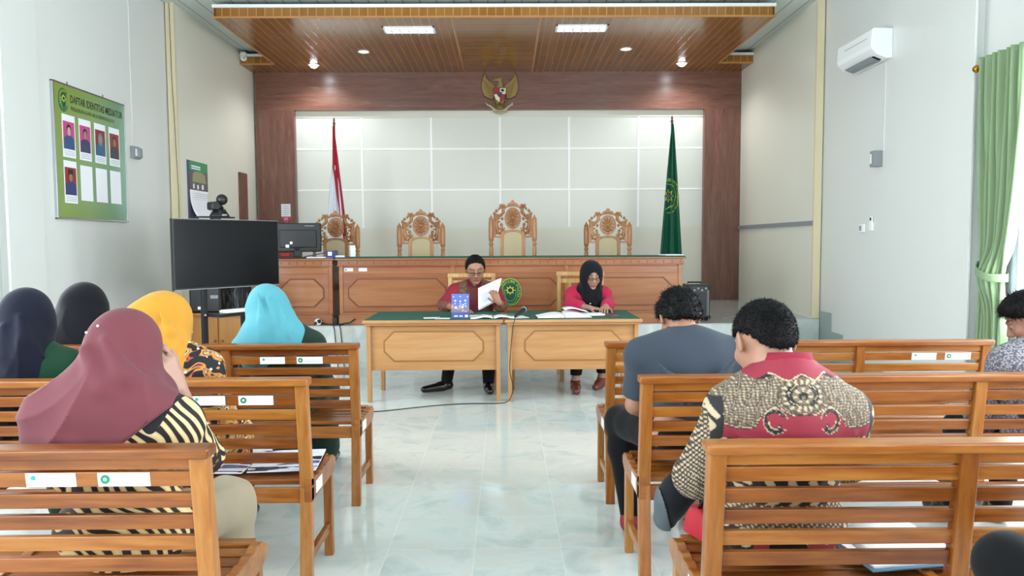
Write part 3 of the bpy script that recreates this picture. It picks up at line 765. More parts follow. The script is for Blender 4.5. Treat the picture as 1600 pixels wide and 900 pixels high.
def portrait(px, pz, w2, h2, bgc, cloth, skin, kind):
    p = obj('portrait_card', MB().box(px, px+w2, -0.0235, -0.022, pz, pz+h2), 'paper', t)
    if bgc is None: return
    m0, m1 = 0.012, 0.012
    obj('photo_backdrop', MB().box(px+m0, px+w2-m0, -0.0242, -0.0235, pz+0.075, pz+h2-0.06), colmat(bgc), p)
    cx, cz = px+w2/2, pz+h2*0.60
    sh = [(px+m0+0.006, pz+0.075), (px+w2-m0-0.006, pz+0.075), (px+w2-m0-0.012, cz-0.055), (cx+0.03, cz-0.03), (cx-0.03, cz-0.03), (px+m0+0.012, cz-0.055)]
    obj('photo_clothing', MB().prism(sh[::-1], -0.0248, -0.0242), colmat(cloth), p)
    el = lambda a, bb, zz, n=16: [(cx+a*math.cos(2*PI*i/n), zz+bb*math.sin(2*PI*i/n)) for i in range(n)]
    if kind == 1: obj('photo_headscarf', MB().prism(el(0.042,0.065,cz+0.0), -0.0252, -0.0248), colmat('#5e9cc0'), p)
    else: obj('photo_hair', MB().prism(el(0.034,0.048,cz+0.022), -0.0252, -0.0248), colmat('#1c1a1c'), p)
    obj('photo_face', MB().prism(el(0.027,0.040,cz+0.005), -0.0256, -0.0252), colmat(skin), p)
    if kind == 2: obj('photo_cap', MB().box(cx-0.036, cx+0.036, -0.026, -0.0254, cz+0.032, cz+0.075), colmat('#141416'), p)
    ln = MB()
    for k in range(3): ln.box(px+0.02, px+w2-0.02, -0.0240, -0.0235, pz+0.02+k*0.017, pz+0.024+k*0.017)
    obj('caption_line', ln, 'grey', p)
cw, chh = 0.20, 0.36
for i in range(4): portrait(0.125+i*0.262, BH-0.68+0.02, cw, 0.385, *ph[i])
portrait(0.125, BH-1.075, cw, 0.385, '#b02c2c', '#39458a', '#b48a68', 2)
for i in (1,2,3): portrait(0.125+i*0.262, BH-1.04, cw, 0.33, None, None, None, 0)
for sx_ in (0.25, 0.85): obj('hook', MB().box(sx_, sx_+0.012, -0.01, 0.0, BH, BH+0.03), 'chrome', t)

# wall fan switches / sockets
def wallbox(x, y, z, w2, h2, d, mat, name, label, cat, face, extra=None):
    t = thing(name, label, cat, (x, y, z), PI/2 if face > 0 else -PI/2)
    obj('housing', MB().box(-w2/2, w2/2, -d, 0, -h2/2, h2/2), mat, t, 0.006)
    obj('rocker', MB().box(-w2*0.3, w2*0.0, -d-0.006, -d, -h2*0.3, h2*0.3), 'white' if mat != 'white' else 'grey', t, 0.002)
    if extra: extra(t, d)
    return t
def cover(t, d): obj('clear_cover', MB().box(-0.02, 0.06, -d-0.03, -d, -0.055, 0.05), 'grey', t, 0.008)
wallbox(XL, 8.08, 2.40, 0.16, 0.13, 0.04, 'grey', 'wall_switch', 'grey switch box on the left wall beside the green board', 'switch', 1, cover)
wallbox(XR, 7.47, 2.235, 0.09, 0.16, 0.09, 'grey', 'wall_bracket_box', 'small grey box high on the right wall below the air conditioner', 'wall box', -1)
wallbox(XR, 7.80, 1.545, 0.11, 0.09, 0.02, 'white', 'socket_plate', 'white socket plate on the right wall, left of the remote holder', 'socket', -1)
t = thing('remote_holder', 'slim remote control in a white wall holder on the right wall', 'remote control', (XR, 7.60, 1.575), -PI/2)
obj('holder', MB().box(-0.03,0.03,-0.025,0,-0.06,0.03), 'white', t, 0.004); obj('remote', MB().box(-0.022,0.022,-0.022,-0.006,-0.03,0.085), 'white', t, 0.004); obj('display', MB().box(-0.016,0.016,-0.0235,-0.022,0.045,0.075), 'black', t)
# conduit lines
tag(obj('wall_conduit', MB().box(XL, XL+0.008, 8.065, 8.075, 2.47, ZC), 'wall'), 'thin white cable duct running up the left wall above the switch box', 'cable duct')
tag(obj('wall_conduit', MB().box(XR-0.008, XR, 7.405, 7.415, 2.31, 3.18), 'wall'), 'thin white cable duct on the right wall beside the air conditioner', 'cable duct')
pts = [(NL-0.03, YP+0.045, 4.24), (NL-0.025, YP+0.045, 3.4), (NL-0.01, YP+0.045, 2.9), (NL+0.01, YP+0.045, 2.0), (NL+0.008, YP+0.045, 1.3)]
tag(obj('hanging_wire', MB().tube(pts, 0.003, 6), 'black'), 'thin dark wire running down the cream post at the left', 'wire')

# ---- air conditioner on the right wall
t = thing('air_conditioner', 'white split air conditioner high on the right wall', 'air conditioner', (XR, 7.66, 3.19), -PI/2)
# local x runs towards +... ; y local -> depth (negative into room)
W2 = 0.375
prof = [(0.0,0.0),(-0.06,0.0),(-0.15,0.035),(-0.205,0.09),(-0.215,0.13),(-0.205,0.27),(-0.19,0.29),(0.0,0.29)]
obj('casing', MB().prism(prof, -W2, W2, 'x'), 'white', t, 0.01, seg=3)
obj('outlet', MB().prism([(-0.075,-0.001),(-0.145,0.028),(-0.150,0.030),(-0.150,0.038),(-0.075,0.008)], -W2+0.10, W2-0.08, 'x'), 'darkgap', t)
obj('outlet_louvre', MB().prism([(-0.115,0.004),(-0.175,0.030),(-0.177,0.024),(-0.117,-0.004)], -W2+0.11, W2-0.09, 'x').prism([(-0.08,-0.008),(-0.11,0.002),(-0.112,-0.004),(-0.082,-0.014)], -W2+0.11, W2-0.09, 'x'), 'grey', t)
obj('front_groove', MB().box(-0.20, 0.28, -0.2135, -0.205, 0.205, 0.209), 'grey', t)
obj('pipe_cover', MB().tube([(-W2-0.01,-0.02,0.27),(-W2-0.04,-0.01,0.30),(-W2-0.06,-0.005,0.28)], 0.008), 'white', t)

# ---- golden eagle emblem on the frame
G = 0.000893
M['eagle'] = plain('eagle_gold', '#a98a4a', 0.4, metal=0.35, var=0.15, vscale=30)
M['eagle_edge'] = plain('eagle_dark_edge', '#4c3220', 0.5); M['eagle_pale'] = plain('eagle_ribbon', '#cdbfa0', 0.5)
t = thing('eagle_emblem', 'golden eagle emblem with a shield and ribbon in the middle of the brown frame', 'emblem', (-0.072, YB, 3.72))
def gp(pts): return [((x-402)*G, -(y-450)*G) for x, y in pts]
wing = [(145,100),(165,170),(215,235),(275,280),(325,335),(310,400),(290,470),(290,530),(250,548),(190,525),(130,490),(95,420),(82,340),(92,260),(112,180)]
mir = lambda P: [(804-x, y) for x, y in P][::-1]
def grow(P, k):
    cx = sum(p[0] for p in P)/len(P); cy = sum(p[1] for p in P)/len(P); return [(cx+(x-cx)*k, cy+(y-cy)*k) for x, y in P]
for P in (wing, mir(wing)):
    wg = obj('wing', MB().prism(gp(P), -0.035, -0.012), 'eagle', t, 0.004)
    obj('wing_edge', MB().prism(gp(grow(P,1.09)), -0.018, 0.0), 'eagle_edge', wg)
    fl = MB(); s = 1 if P is wing else -1
    for k in range(9):
        a = k/8; x0, y0 = 300, 350+a*150; x1, y1 = 110+a*110 if k > 0 else 150, 190+a*340 if k > 0 else 150
        if s < 0: x0, x1 = 804-x0, 804-x1
        q = gp([(x0,y0),((x0+x1)/2,(y0+y1)/2+18),(x1,y1)]); fl.tube([(c[0],-0.034,c[1]) for c in q], [0.004,0.0075,0.003], 6)
    obj('feather_ridge', fl, 'eagle', wg)
body = [(350,330),(450,330),(505,400),(500,520),(470,600),(440,640),(455,745),(345,745),(360,640),(330,600),(300,520),(295,400)]
obj('body', MB().prism(gp(body), -0.045, 0.0), 'eagle', t, 0.006)
head = [(278,232),(310,212),(350,205),(385,190),(425,178),(442,200),(440,250),(452,300),(465,350),(345,355),(372,300),(378,262),(345,240),(300,250)]
obj('head', MB().prism(gp(head), -0.055, -0.005), 'eagle', t, 0.006)
sh = [(295,370),(505,370),(500,490),(470,560),(402,612),(332,560),(300,490)]
s_ = obj('shield', MB().prism(gp(grow(sh,1.06)), -0.052, -0.02), 'eagle_edge', t)
obj('shield_field', MB().prism(gp([(295,370),(400,370),(400,470),(300,470)]), -0.060, -0.05).prism(gp([(404,474),(500,474),(470,560),(404,608)]), -0.060, -0.05), colmat('#b8293f'), s_)
obj('shield_field', MB().prism(gp([(404,370),(505,370),(502,470),(404,470)]), -0.060, -0.05).prism(gp([(300,474),(400,474),(400,608),(332,560)]), -0.060, -0.05), colmat('#e6ddba'), s_)
obj('shield_centre', MB().prism(gp([(360,440),(440,440),(440,500),(402,530),(362,500)]), -0.066, -0.058), colmat('#35343a'), s_)
obj('banyan_tree', MB().prism(gp([(450+30*math.cos(i*PI/6), 405-22*math.sin(i*PI/6)) for i in range(12)]), -0.064, -0.058).prism(gp([(445,405),(456,405),(456,440),(445,440)]), -0.064, -0.058), colmat('#1a1c1c'), s_)
tf = MB()
for k in range(-3,4): q = gp([(402+k*8,620),(402+k*15,690),(402+k*17,742)]); tf.tube([(c[0],-0.046,c[1]) for c in q], [0.004,0.008,0.004], 6)
obj('tail_feather', tf, 'eagle', t)
for s in (1,-1):
    q = gp([(402-s*90,590),(402-s*110,640),(402-s*80,690)]); obj('leg', MB().tube([(c[0],-0.03,c[1]) for c in q], [0.02,0.014,0.012], 8), 'eagle', t)
rb_o = [(150,600),(170,655),(215,675),(270,720),(300,780),(402,812),(504,780),(534,720),(589,675),(634,655),(620,600),(590,640),(560,655),(520,690),(480,720),(402,735),(324,720),(284,690),(244,655),(190,640)]
obj('ribbon', MB().prism(gp(rb_o), -0.045, -0.02), 'eagle_pale', t, 0.003)
obj('ribbon_lettering', MB().text('BHINNEKA TUNGGAL IKA', 0.026, Matrix.Translation((0,-0.0465,-0.292)) @ Matrix.Rotation(PI/2,4,'X'), align='CENTER', sx=0.62), 'eagle_edge', t)

# ---- calendar on the left wall of the recess
t = thing('wall_calendar', 'wall calendar with green header and photograph, lower page curling, on the left recess wall', 'calendar', (NL, 9.22, 1.72), PI/2)
CW, CHh = 0.56, 0.73
obj('backing', MB().box(-0.05,CW,-0.006,0,0,CHh), colmat('#5d4f7a'), t)
obj('side_strip', MB().box(-0.05,0.0,-0.008,-0.006,0.55,CHh), colmat('#2d5d92'), t)
obj('header', MB().box(0.0,CW,-0.010,-0.006,CHh-0.12,CHh), colmat('#2aa866'), t)
obj('header_line', MB().box(0.06,0.33,-0.0108,-0.010,CHh-0.075,CHh-0.055).box(0.06,0.33,-0.0108,-0.010,CHh-0.10,CHh-0.085), 'paper', t)
obj('photo', MB().box(0.0,CW,-0.009,-0.006,CHh-0.36,CHh-0.12), colmat('#6c6066'), t)
obj('photo_building', MB().prism([(0.08,CHh-0.26),(0.50,CHh-0.26),(0.47,CHh-0.15),(0.36,CHh-0.125),(0.2,CHh-0.125),(0.1,CHh-0.15)], -0.010, -0.009), colmat('#b3b07a'), t)
obj('photo_people', MB().box(0.1,0.14,-0.0102,-0.009,CHh-0.34,CHh-0.28).box(0.22,0.27,-0.0102,-0.009,CHh-0.345,CHh-0.29).box(0.36,0.42,-0.0102,-0.009,CHh-0.34,CHh-0.28), 'paper', t)
pg = MB().grid(lambda u, v: (u*CW+0.06*(1-v)**3*(1-u)*1.2+0.02*(1-v)**2, -0.010-0.075*(1-v)**3, 0.0+v*(CHh-0.36)), 10, 12)
o = obj('curling_page', pg, 'paper', t); sm = o.modifiers.new('thick','SOLIDIFY'); sm.thickness = 0.0015
ln = MB()
for k in range(6): ln.box(0.14,CW-0.05,-0.0125,-0.0115,0.20+k*0.026,0.203+k*0.026)
obj('print_line', ln, 'grey', t)
# ---- arrow shaped height marker on the frame
t = thing('arrow_sign', 'small white and pink arrow shaped sign on the left upright of the brown frame', 'sign', (-3.43, YB, 1.73))
obj('card', MB().box(-0.072,0.072,-0.005,0,0.10,0.30), 'paper', t)
obj('arrow_head', MB().prism([(-0.085,0.105),(-0.0,-0.015),(0.085,0.105)], -0.006, 0), colmat('#e8547f'), t)
ln = MB()
for k in range(5): ln.box(-0.04,0.05,-0.0065,-0.005,0.13+k*0.034,0.136+k*0.034)
obj('print_line', ln, 'grey', t)
obj('arrow_letter', MB().text('H', 0.07, Matrix.Translation((-0.0,-0.0068,0.045)) @ Matrix.Rotation(PI/2,4,'X'), align='CENTER'), 'paper', t)
# ---- small camera fixed at the canopy end
t = thing('ceiling_camera', 'small white dome camera where the canopy meets the left recess wall', 'camera', (NL+0.07, CY1-0.05, SZ+0.085))
obj('dome', MB().ball((0,0,0), 0.05), 'white', t); obj('base', MB().lathe([(0.045,0.0),(0.045,0.05)], (0,0,0.03)), 'white', t); obj('lens', MB().ball((0.02,-0.045,-0.01), 0.013), 'grey', t)

# ================================================================== FLAGS
M['flag_red'] = plain('flag_red_cloth', '#c9203c', 0.7, var=0.1); M['flag_white'] = plain('flag_white_cloth', '#e4e6ee', 0.7, var=0.03); M['flag_green'] = plain('flag_green_cloth', '#076b4c', 0.65, var=0.1)
def pole(t, h, mat='polewood'):
    obj('pole', MB().tube([(0,0,0.04),(0,0,h)], 0.014, 10), colmat('#6a1f1c'), t)
    obj('finial', MB().lathe([(0.012,0),(0.022,0.015),(0.022,0.03),(0.01,0.045),(0.018,0.065),(0.004,0.10)], (0,0,h), 10), colmat('#8a6a50'), t)
    obj('base', MB().lathe([(0.15,0),(0.15,0.02),(0.05,0.04),(0.03,0.10)], (0,0,0), 20), colmat('#6a1f1c'), t)
YF = 10.35
def fz(z): return z-ZD
t = thing('national_flag', 'red and white flag hanging folded from a pole behind the left carved chair', 'flag', (-2.355, YF, ZD))
pole(t, 2.56)
TOP = 2.54
def drape(zt, zb, x0a, x1a, x0b, x1b, folds, amp, ph=0.0, sk=0.0):
    def fn(u, v):
        z = zt+(zb-zt)*v; a = v**0.8
        x = (x0a+(x1a-x0a)*u)*(1-a)+(x0b+(x1b-x0b)*u)*a
        y = -0.03 - amp*(0.25+a)*math.sin(2*PI*folds*u+ph) - 0.02
        return (x+sk*math.sin(7*u+3*v)*0.01, y, z)
    return MB().grid(fn, 48, 24)
o = obj('white_band', drape(2.0, 0.95, -0.03, 0.05, -0.13, 0.13, 2.5, 0.030), 'flag_white', t); o.modifiers.new('t','SOLIDIFY').thickness = 0.004
def redfn(u, v):
    z = TOP+(0.93-TOP)*v
    xl = -0.01 + (-0.015)*v if v < 0.35 else -0.015+ (v-0.35)*0.21
    xr = 0.012+0.165*v
    if v < 0.35: xl = -0.008-0.03*v
    x = xl+(xr-xl)*u
    return (x, -0.062-0.02*math.sin(9*u+1)*(0.3+v), z)
o = obj('red_band', MB().grid(redfn, 20, 30), 'flag_red', t); o.modifiers.new('t','SOLIDIFY').thickness = 0.004
t = thing('court_flag', 'dark green flag with a yellow court seal hanging from a pole at the right', 'flag', (2.32, YF, ZD))
pole(t, 2.57)
def grfn(u, v):
    z = 2.55+(0.62-2.55)*v; a = v**0.9
    xl = -0.012-0.165*a; xr = 0.012+0.13*a
    if v > 0.75: xr += 0.0
    x = xl+(xr-xl)*u
    return (x, -0.05-0.035*(0.15+a)*math.sin(13*u+1.0)-0.012*math.sin(31*u)*a, z)
o = obj('cloth', MB().grid(grfn, 60, 40), 'flag_green', t); o.modifiers.new('t','SOLIDIFY').thickness = 0.004
# seal embroidered on the cloth, partly folded away
sl = MB(); cx, cz = -0.055, 1.56
def flagy(x, z):
    v = (2.55-z)/1.93; a = v**0.9; xl = -0.012-0.165*a; xr = 0.012+0.13*a; u = (x-xl)/(xr-xl)
    return -0.05-0.035*(0.15+a)*math.sin(13*u+1.0)-0.012*math.sin(31*u)*a - 0.005
def onflag(pts, r):
    sl.tube([(x, flagy(x,z), z) for x, z in pts], r, 5)
for ra, rb in ((0.155,0.235),(0.105,0.165)):
    pts = [(cx+ra*math.cos(a), cz+rb*math.sin(a)) for a in [PI*0.62-i*PI*1.15/24 for i in range(25)]]
    pts = [p for p in pts if -0.10-0.0 < p[0] < 0.075]
    onflag(pts, 0.005)
onflag([(-0.10,cz-0.19),(-0.02,cz-0.13),(0.03,cz-0.07),(0.055,cz-0.0)], 0.005)
st = [(cx+(0.062 if i%2==0 else 0.036)*math.cos(PI*i/8), cz+(0.085 if i%2==0 else 0.05)*math.sin(PI*i/8)) for i in range(17)]
onflag(st, 0.008)
e = obj('embroidered_seal', sl, 'seal_yellow', t)
obj('seal_centre', MB().ball((cx, flagy(cx,cz)-0.002, cz), 0.03, sc=(1,0.15,1.3)), colmat('#7a3f6e'), e)
tx = MB()
for i, c in enumerate('PENGADILAN AGAMA'):
    a = PI*(0.75-1.0*i/15); x, z = cx+0.13*math.cos(a), cz+0.20*math.sin(a)
    if c == ' ' or not (-0.10 < x < 0.08): continue
    rot = math.atan2(1.5*math.sin(a), math.cos(a))-PI/2
    tx.text(c, 0.045, Matrix.Translation((x, flagy(x,z)-0.002, z)) @ Matrix.Rotation(-rot,4,'Y') @ Matrix.Rotation(PI/2,4,'X'), align='CENTER')
obj('seal_lettering', tx, 'seal_yellow', e)

# court seal fixed to the front of the judges' desk
t = thing('desk_seal', "oval green court seal plate on the front of the judges' desk", 'emblem', (0.052, YD+0.066, 0.853))
seal('plate', t, Matrix.Identity(4), 0.155, 0.128, 0.012)

# ================================================================== SCREEN ON ITS STAND
PL, PR = Vector((-2.955, 6.60)), Vector((-2.30, 7.50))
cc = (PL+PR)/2; ang = math.atan2(PR.y-PL.y, PR.x-PL.x); TW = (PR-PL).length
t = thing('television', 'large black flat television on a black two-pole stand with a small shelf', 'television', (cc.x, cc.y, 1.0), ang)
TH = 0.645
obj('bezel', MB().box(-TW/2, TW/2, -0.012, 0.035, 0, TH), 'black', t, 0.004)
obj('screen', MB().box(-TW/2+0.012, TW/2-0.012, -0.0135, -0.012, 0.018, TH-0.012), 'screen', t)
obj('rear_housing', MB().box(-0.35, 0.35, 0.035, 0.07, 0.08, 0.5), 'black', t, 0.01)
obj('edge_trim', MB().box(-TW/2, TW/2, -0.014, -0.010, 0, 0.006).box(-TW/2, TW/2, -0.014, -0.010, TH-0.004, TH), 'grey', t)
s = bpy.data.objects.new('stand', None); COL.objects.link(s); s.parent = t; s.location = (0,0,-1.0)
for px in (-0.21, 0.21):
    obj('pole', MB().box(px-0.024, px+0.024, 0.075, 0.12, 0.08, 1.45), 'blackmetal', s, 0.004)
    obj('foot', MB().box(px-0.03, px+0.03, -0.28, 0.36, 0.05, 0.09), 'blackmetal', s, 0.006)
    for yy in (-0.25, 0.33): obj('caster', MB().lathe([(0.028,-0.012),(0.028,0.012)], (px,yy,0.028), 14, axis='x'), 'black', s)
    obj('bracket', MB().box(px-0.015, px+0.015, 0.07, 0.078, 1.1, 1.55), 'blackmetal', s)
obj('cross_bar', MB().box(-0.35,0.35,0.068,0.076,1.22,1.26).box(-0.35,0.35,0.068,0.076,1.42,1.46).box(-0.2,0.2,0.085,0.11,0.2,0.24), 'blackmetal', s, 0.002)
obj('shelf', MB().box(-0.20, 0.24, -0.12, 0.075, 0.735, 0.765), 'blackmetal', s, 0.006)
obj('shelf_screw', MB().ball((-0.215,0.07,0.75), 0.012), 'grey', s)
kb = thing('keyboard', 'white keyboard lying on the shelf of the television stand', 'keyboard', (cc.x, cc.y, 0.766), ang)
obj('body', MB().box(-0.10, 0.22, -0.10, 0.03, 0.0, 0.022), 'white', kb, 0.006)
km = MB()
for i in range(12):
    for j in range(4): km.box(-0.092+i*0.0255, -0.072+i*0.0255, -0.09+j*0.028, -0.068+j*0.028, 0.022, 0.028)
obj('key', km, 'paper', kb)
# camera on top of the television
c0 = cc + (PR-PL).normalized()*(-0.10)
t = thing('conference_camera', 'black conference camera on a bracket on top of the television', 'camera', (c0.x, c0.y, 1.645), ang)
obj('bracket', MB().box(-0.20, 0.16, -0.03, 0.06, 0.012, 0.026).box(-0.06,0.02,-0.02,0.04,0,0.014), 'black', t, 0.004)
obj('foot', MB().lathe([(0.10,0.026),(0.095,0.04),(0.07,0.075),(0.055,0.10)], (0.03,0.02,0), 20, sx=1.0, sy=0.7), 'black', t)
obj('arm', MB().tube([(0.03,0.02,0.09),(0.0,0.02,0.13),(-0.01,0.02,0.165)], [0.045,0.04,0.035], 12), 'black', t)
obj('camera_head', MB().ball((0.045,0.0,0.185), 0.052), 'black', t); obj('lens', MB().lathe([(0.035,-0.05),(0.03,0.0),(0.0,0.01)], (-0.045,0.0,0.125), 16, axis='y'), 'black', t)
obj('camera_body', MB().box(-0.085,-0.01,-0.045,0.05,0.085,0.16), 'black', t, 0.015, seg=3)
obj('badge', MB().box(0.01,0.06,-0.052,-0.048,0.032,0.048), 'grey', t)

# cabinet and speaker behind the stand
t = thing('wooden_cabinet', 'low light-wood cabinet on the floor behind the television stand', 'cabinet', (-3.02, 7.75, 0))
obj('body', MB().box(-0.32,0.34,0,0.5,0.04,0.665), 'cabinet', t, 0.004)
obj('top', MB().box(-0.34,0.36,-0.02,0.52,0.665,0.69), 'cabinet', t, 0.005)
obj('plinth', MB().box(-0.30,0.32,0.02,0.48,0,0.04), 'cabinet', t)
for x0 in (-0.31, 0.015): 
    d_ = obj('door', MB().box(x0, x0+0.31, -0.015, 0.0, 0.06, 0.64), 'cabinet', t, 0.004); obj('knob', MB().ball((x0+(0.28 if x0 < 0 else 0.03), -0.03, 0.4), 0.014), 'brass', d_)
t = thing('black_speaker', 'black box speaker standing on the light-wood cabinet under the television', 'speaker', (-3.17, 7.80, 0.691))
obj('cabinet_body', MB().box(-0.17,0.17,0,0.3,0,0.44), 'black', t, 0.02, seg=3)
obj('grille', MB().box(-0.15,0.15,-0.006,0.0,0.03,0.36), 'blackmetal', t, 0.004)
obj('badge', MB().box(-0.075,-0.035,-0.009,-0.006,0.035,0.065), 'paper', t); obj('rating_label', MB().box(0.06,0.14,-0.009,-0.006,0.15,0.185), 'grey', t)
t = thing('equipment_bag', 'crumpled black bag with cables beside the speaker, behind the television stand', 'bag', (-2.83, 7.86, 0.691))
rnd = random.Random(3)
def bagfn(u, v):
    a = 2*PI*u; r = (0.13+0.02*math.sin(5*a+7*v)+0.015*math.sin(11*a-9*v))*(1-0.25*v**2)
    if v > 0.97: r *= 0.3
    return (r*math.cos(a), 0.13*0.9*math.sin(a)*(1-.3*v), 0.30*v)
obj('bag_body', MB().grid(bagfn, 36, 18, close_u=True), 'black', t)
cb = MB()
for k in range(5):
    x = -0.10+0.05*k; cb.tube([(x,-0.13,0.05),(x+0.02*math.sin(k*2),-0.15,0.14),(x-0.02,-0.14,0.22),(x+0.01,-0.08,0.33)], 0.006, 6)
obj('cable', cb, 'blackmetal', t); obj('pink_cord', MB().tube([(0.06,-0.13,0.32),(0.10,-0.14,0.22),(0.12,-0.13,0.10)], 0.004, 6), colmat('#c04a90'), t)

# monitor, keyboard, binder, papers on the side desk
DT = ZD+0.765-0.008
t = thing('computer_monitor', 'black monitor seen from behind on the short desk beside the television', 'monitor', (-2.42, 8.66, DT), 0.03)
obj('housing', MB().box(-0.27,0.27,-0.03,0.03,0.075,0.41), 'black', t, 0.012, seg=3)
obj('rear_bulge', MB().box(-0.20,0.22,-0.045,-0.03,0.125,0.33), 'black', t, 0.01)
obj('neck', MB().box(-0.045,0.045,-0.03,0.02,0.01,0.2), 'black', t, 0.01); obj('foot', MB().box(-0.14,0.14,-0.09,0.11,0,0.014), 'black', t, 0.006)
obj('lettering', MB().text('PRODUK', 0.035, Matrix.Translation((0.13,-0.0315,0.365)) @ Matrix.Rotation(PI/2,4,'X'), sx=0.9) if False else MB().box(0.09,0.20,-0.0315,-0.030,0.372,0.380), 'grey', t)
obj('sticker', MB().box(-0.08,-0.05,-0.047,-0.045,0.165,0.195), 'paper', t); obj('sticker', MB().box(-0.13,-0.09,-0.047,-0.045,0.125,0.16), 'paper', t)
t = thing('red_stapler', 'small red stapler behind the monitor foot on the short desk', 'stapler', (-2.55, 8.60, DT))
obj('base', MB().box(-0.05,0.06,-0.02,0.02,0,0.012), 'blackmetal', t, 0.003); obj('lid', MB().box(-0.05,0.055,-0.02,0.02,0.02,0.062), 'red', t, 0.008)
t = thing('black_keyboard', 'flat black keyboard lying in front of the monitor on the short desk', 'keyboard', (-2.46, 8.47, DT), 0.05)
obj('body', MB().box(-0.22,0.20,-0.07,0.07,0,0.018), 'black', t, 0.004)
t = thing('blue_binder', 'dark blue ring binder lying tilted at the end of the short desk', 'binder', (-2.09, 8.52, DT+0.001), 0.08)
BB = colmat('#22358f')
obj('back_cover', MB().box(-0.16,0.14,-0.13,0.13,0,0.005), BB, t); obj('spine', MB().box(0.125,0.145,-0.13,0.13,0.0,0.090), BB, t, 0.003)
obj('front_cover', MB().prism([(0.14,0.084),(0.14,0.091),(-0.20,0.026),(-0.20,0.020)], -0.13, 0.13), BB, t); obj('spine_label', MB().box(0.070,0.115,-0.1335,-0.1305,0.032,0.076), 'paper', t)
obj('binder_edge', MB().box(0.045,0.14,-0.1325,-0.130,0.010,0.088), BB, t)
obj('papers', MB().box(-0.17,0.11,-0.12,0.12,0.006,0.018), 'paper', t)
t = thing('white_card', 'small upright white card at the left end of the long desk', 'card', (-1.80, 8.75, DT+0.014)); obj('card', MB().box(-0.03,0.03,-0.004,0.004,0,0.13), 'paper', t); obj('card_foot', MB().box(-0.03,0.03,-0.02,0.02,0,0.003), 'paper', t)
def leaflet(x, y, z, w2, d2, h2, rz, mat, name, label, cat, group=None, lines=0):
    t = thing(name, label, cat, (x, y, z), rz, group)
    obj('pages', MB().box(-w2/2, w2/2, -d2/2, d2/2, 0, h2), mat, t)
    if lines:
        ln = MB()
        for k in range(lines): ln.box(-w2*0.38, w2*0.38, -d2*0.4+k*d2*0.8/lines, -d2*0.4+k*d2*0.8/lines+0.003, h2, h2+0.0006)
        obj('print_line', ln, 'grey', t)
    return t
FT_ = ZD+0.765+0.005
leaflet(1.93, 8.62, FT_, 0.21, 0.30, 0.012, 0.1, 'paper', 'white_book', 'white booklet on the right end of the judges\' desk', 'book', None)
leaflet(-1.93, 8.55, FT_, 0.12, 0.16, 0.02, 0.4, 'paper', 'folded_papers', 'folded white papers at the left end of the long desk beside the blue binder', 'papers')

# black speaker on the dais to the right of the desk
t = thing('amplifier_speaker', 'black upright trolley speaker on the dais right of the judges\' desk', 'speaker', (2.27, 8.62, ZD))
obj('cabinet_body', MB().box(-0.13,0.13,0,0.26,0.03,0.42), 'black', t, 0.02, seg=3)
obj('corner_guard', MB().box(-0.135,-0.10,-0.01,0.27,0.38,0.425).box(0.10,0.135,-0.01,0.27,0.38,0.425).box(-0.135,-0.10,-0.01,0.27,0.02,0.06).box(0.10,0.135,-0.01,0.27,0.02,0.06), 'blackmetal', t, 0.008)
obj('handle', MB().tube([(-0.08,0.24,0.40),(-0.08,0.24,0.44),(0.08,0.24,0.44),(0.08,0.24,0.40)], 0.01), 'blackmetal', t)
kn = MB()
for k in range(4): kn.lathe([(0.012,-0.012),(0.012,0.0)], (-0.06+0.045*k, 0.0, 0.36+0.02*(k%2)), 12, axis='y')
obj('knob', kn, 'grey', t); obj('grille', MB().box(-0.10,0.085,-0.006,0,0.05,0.32), 'blackmetal', t, 0.003)
fe = MB()
for a in (-0.09,0.09):
    for b2 in (0.04,0.22): fe.lathe([(0.02,0),(0.02,0.03)], (a,b2,0), 10)
obj('rubber_foot', fe, 'black', t)
tr = MB()
for k in range(3): tr.box(0.088+0.010*k, 0.092+0.010*k, -0.008, 0, 0.06, 0.36)
obj('side_rib', tr, 'grey', t)

# small black and white toy-like plug bundle and cables on the dais edge
t = thing('cable_bundle', 'bundle of plugs and a black and white adapter on the dais edge by the desks', 'cables', (-2.13, YD+0.025, ZD))
cb = MB().tube([(0.02,0,0.03),(0.12,-0.02,0.012),(0.25,-0.015,0.014),(0.36,0.0,0.03),(0.42,0.02,0.07)], 0.007, 6)
cb.tube([(0.05,0,0.02),(0.16,-0.03,0.008),(0.30,-0.03,0.008)], 0.006, 6)
obj('cable', cb, 'black', t); obj('adapter', MB().ball((0,-0.0,0.04), 0.042, sc=(1,.8,.95)), 'white', t); obj('adapter_patch', MB().ball((0.018,-0.022,0.05), 0.022).ball((-0.02,-0.024,0.03), 0.018), 'black', t)
obj('power_strip', MB().box(0.165,0.215,0.0,0.04,0,0.09), 'blackmetal', t, 0.004)
for dx, lab in ((0.16,'black cable hanging down the dais riser, left one of the pair behind the teal headscarf'),(0.23,'black cable hanging down the dais riser, right one of the pair behind the teal headscarf')):
    x = -2.13+dx
    tag(obj('hanging_cable', MB().tube([(x,YD+0.02,ZD+0.006),(x+0.02,YD-0.01,ZD+0.01),(x+0.035,YD-0.03,ZD-0.05),(x+0.05,YD-0.03,0.25),(x+0.07,YD-0.035,0.01)], 0.005, 6), 'black'), lab, 'cable')

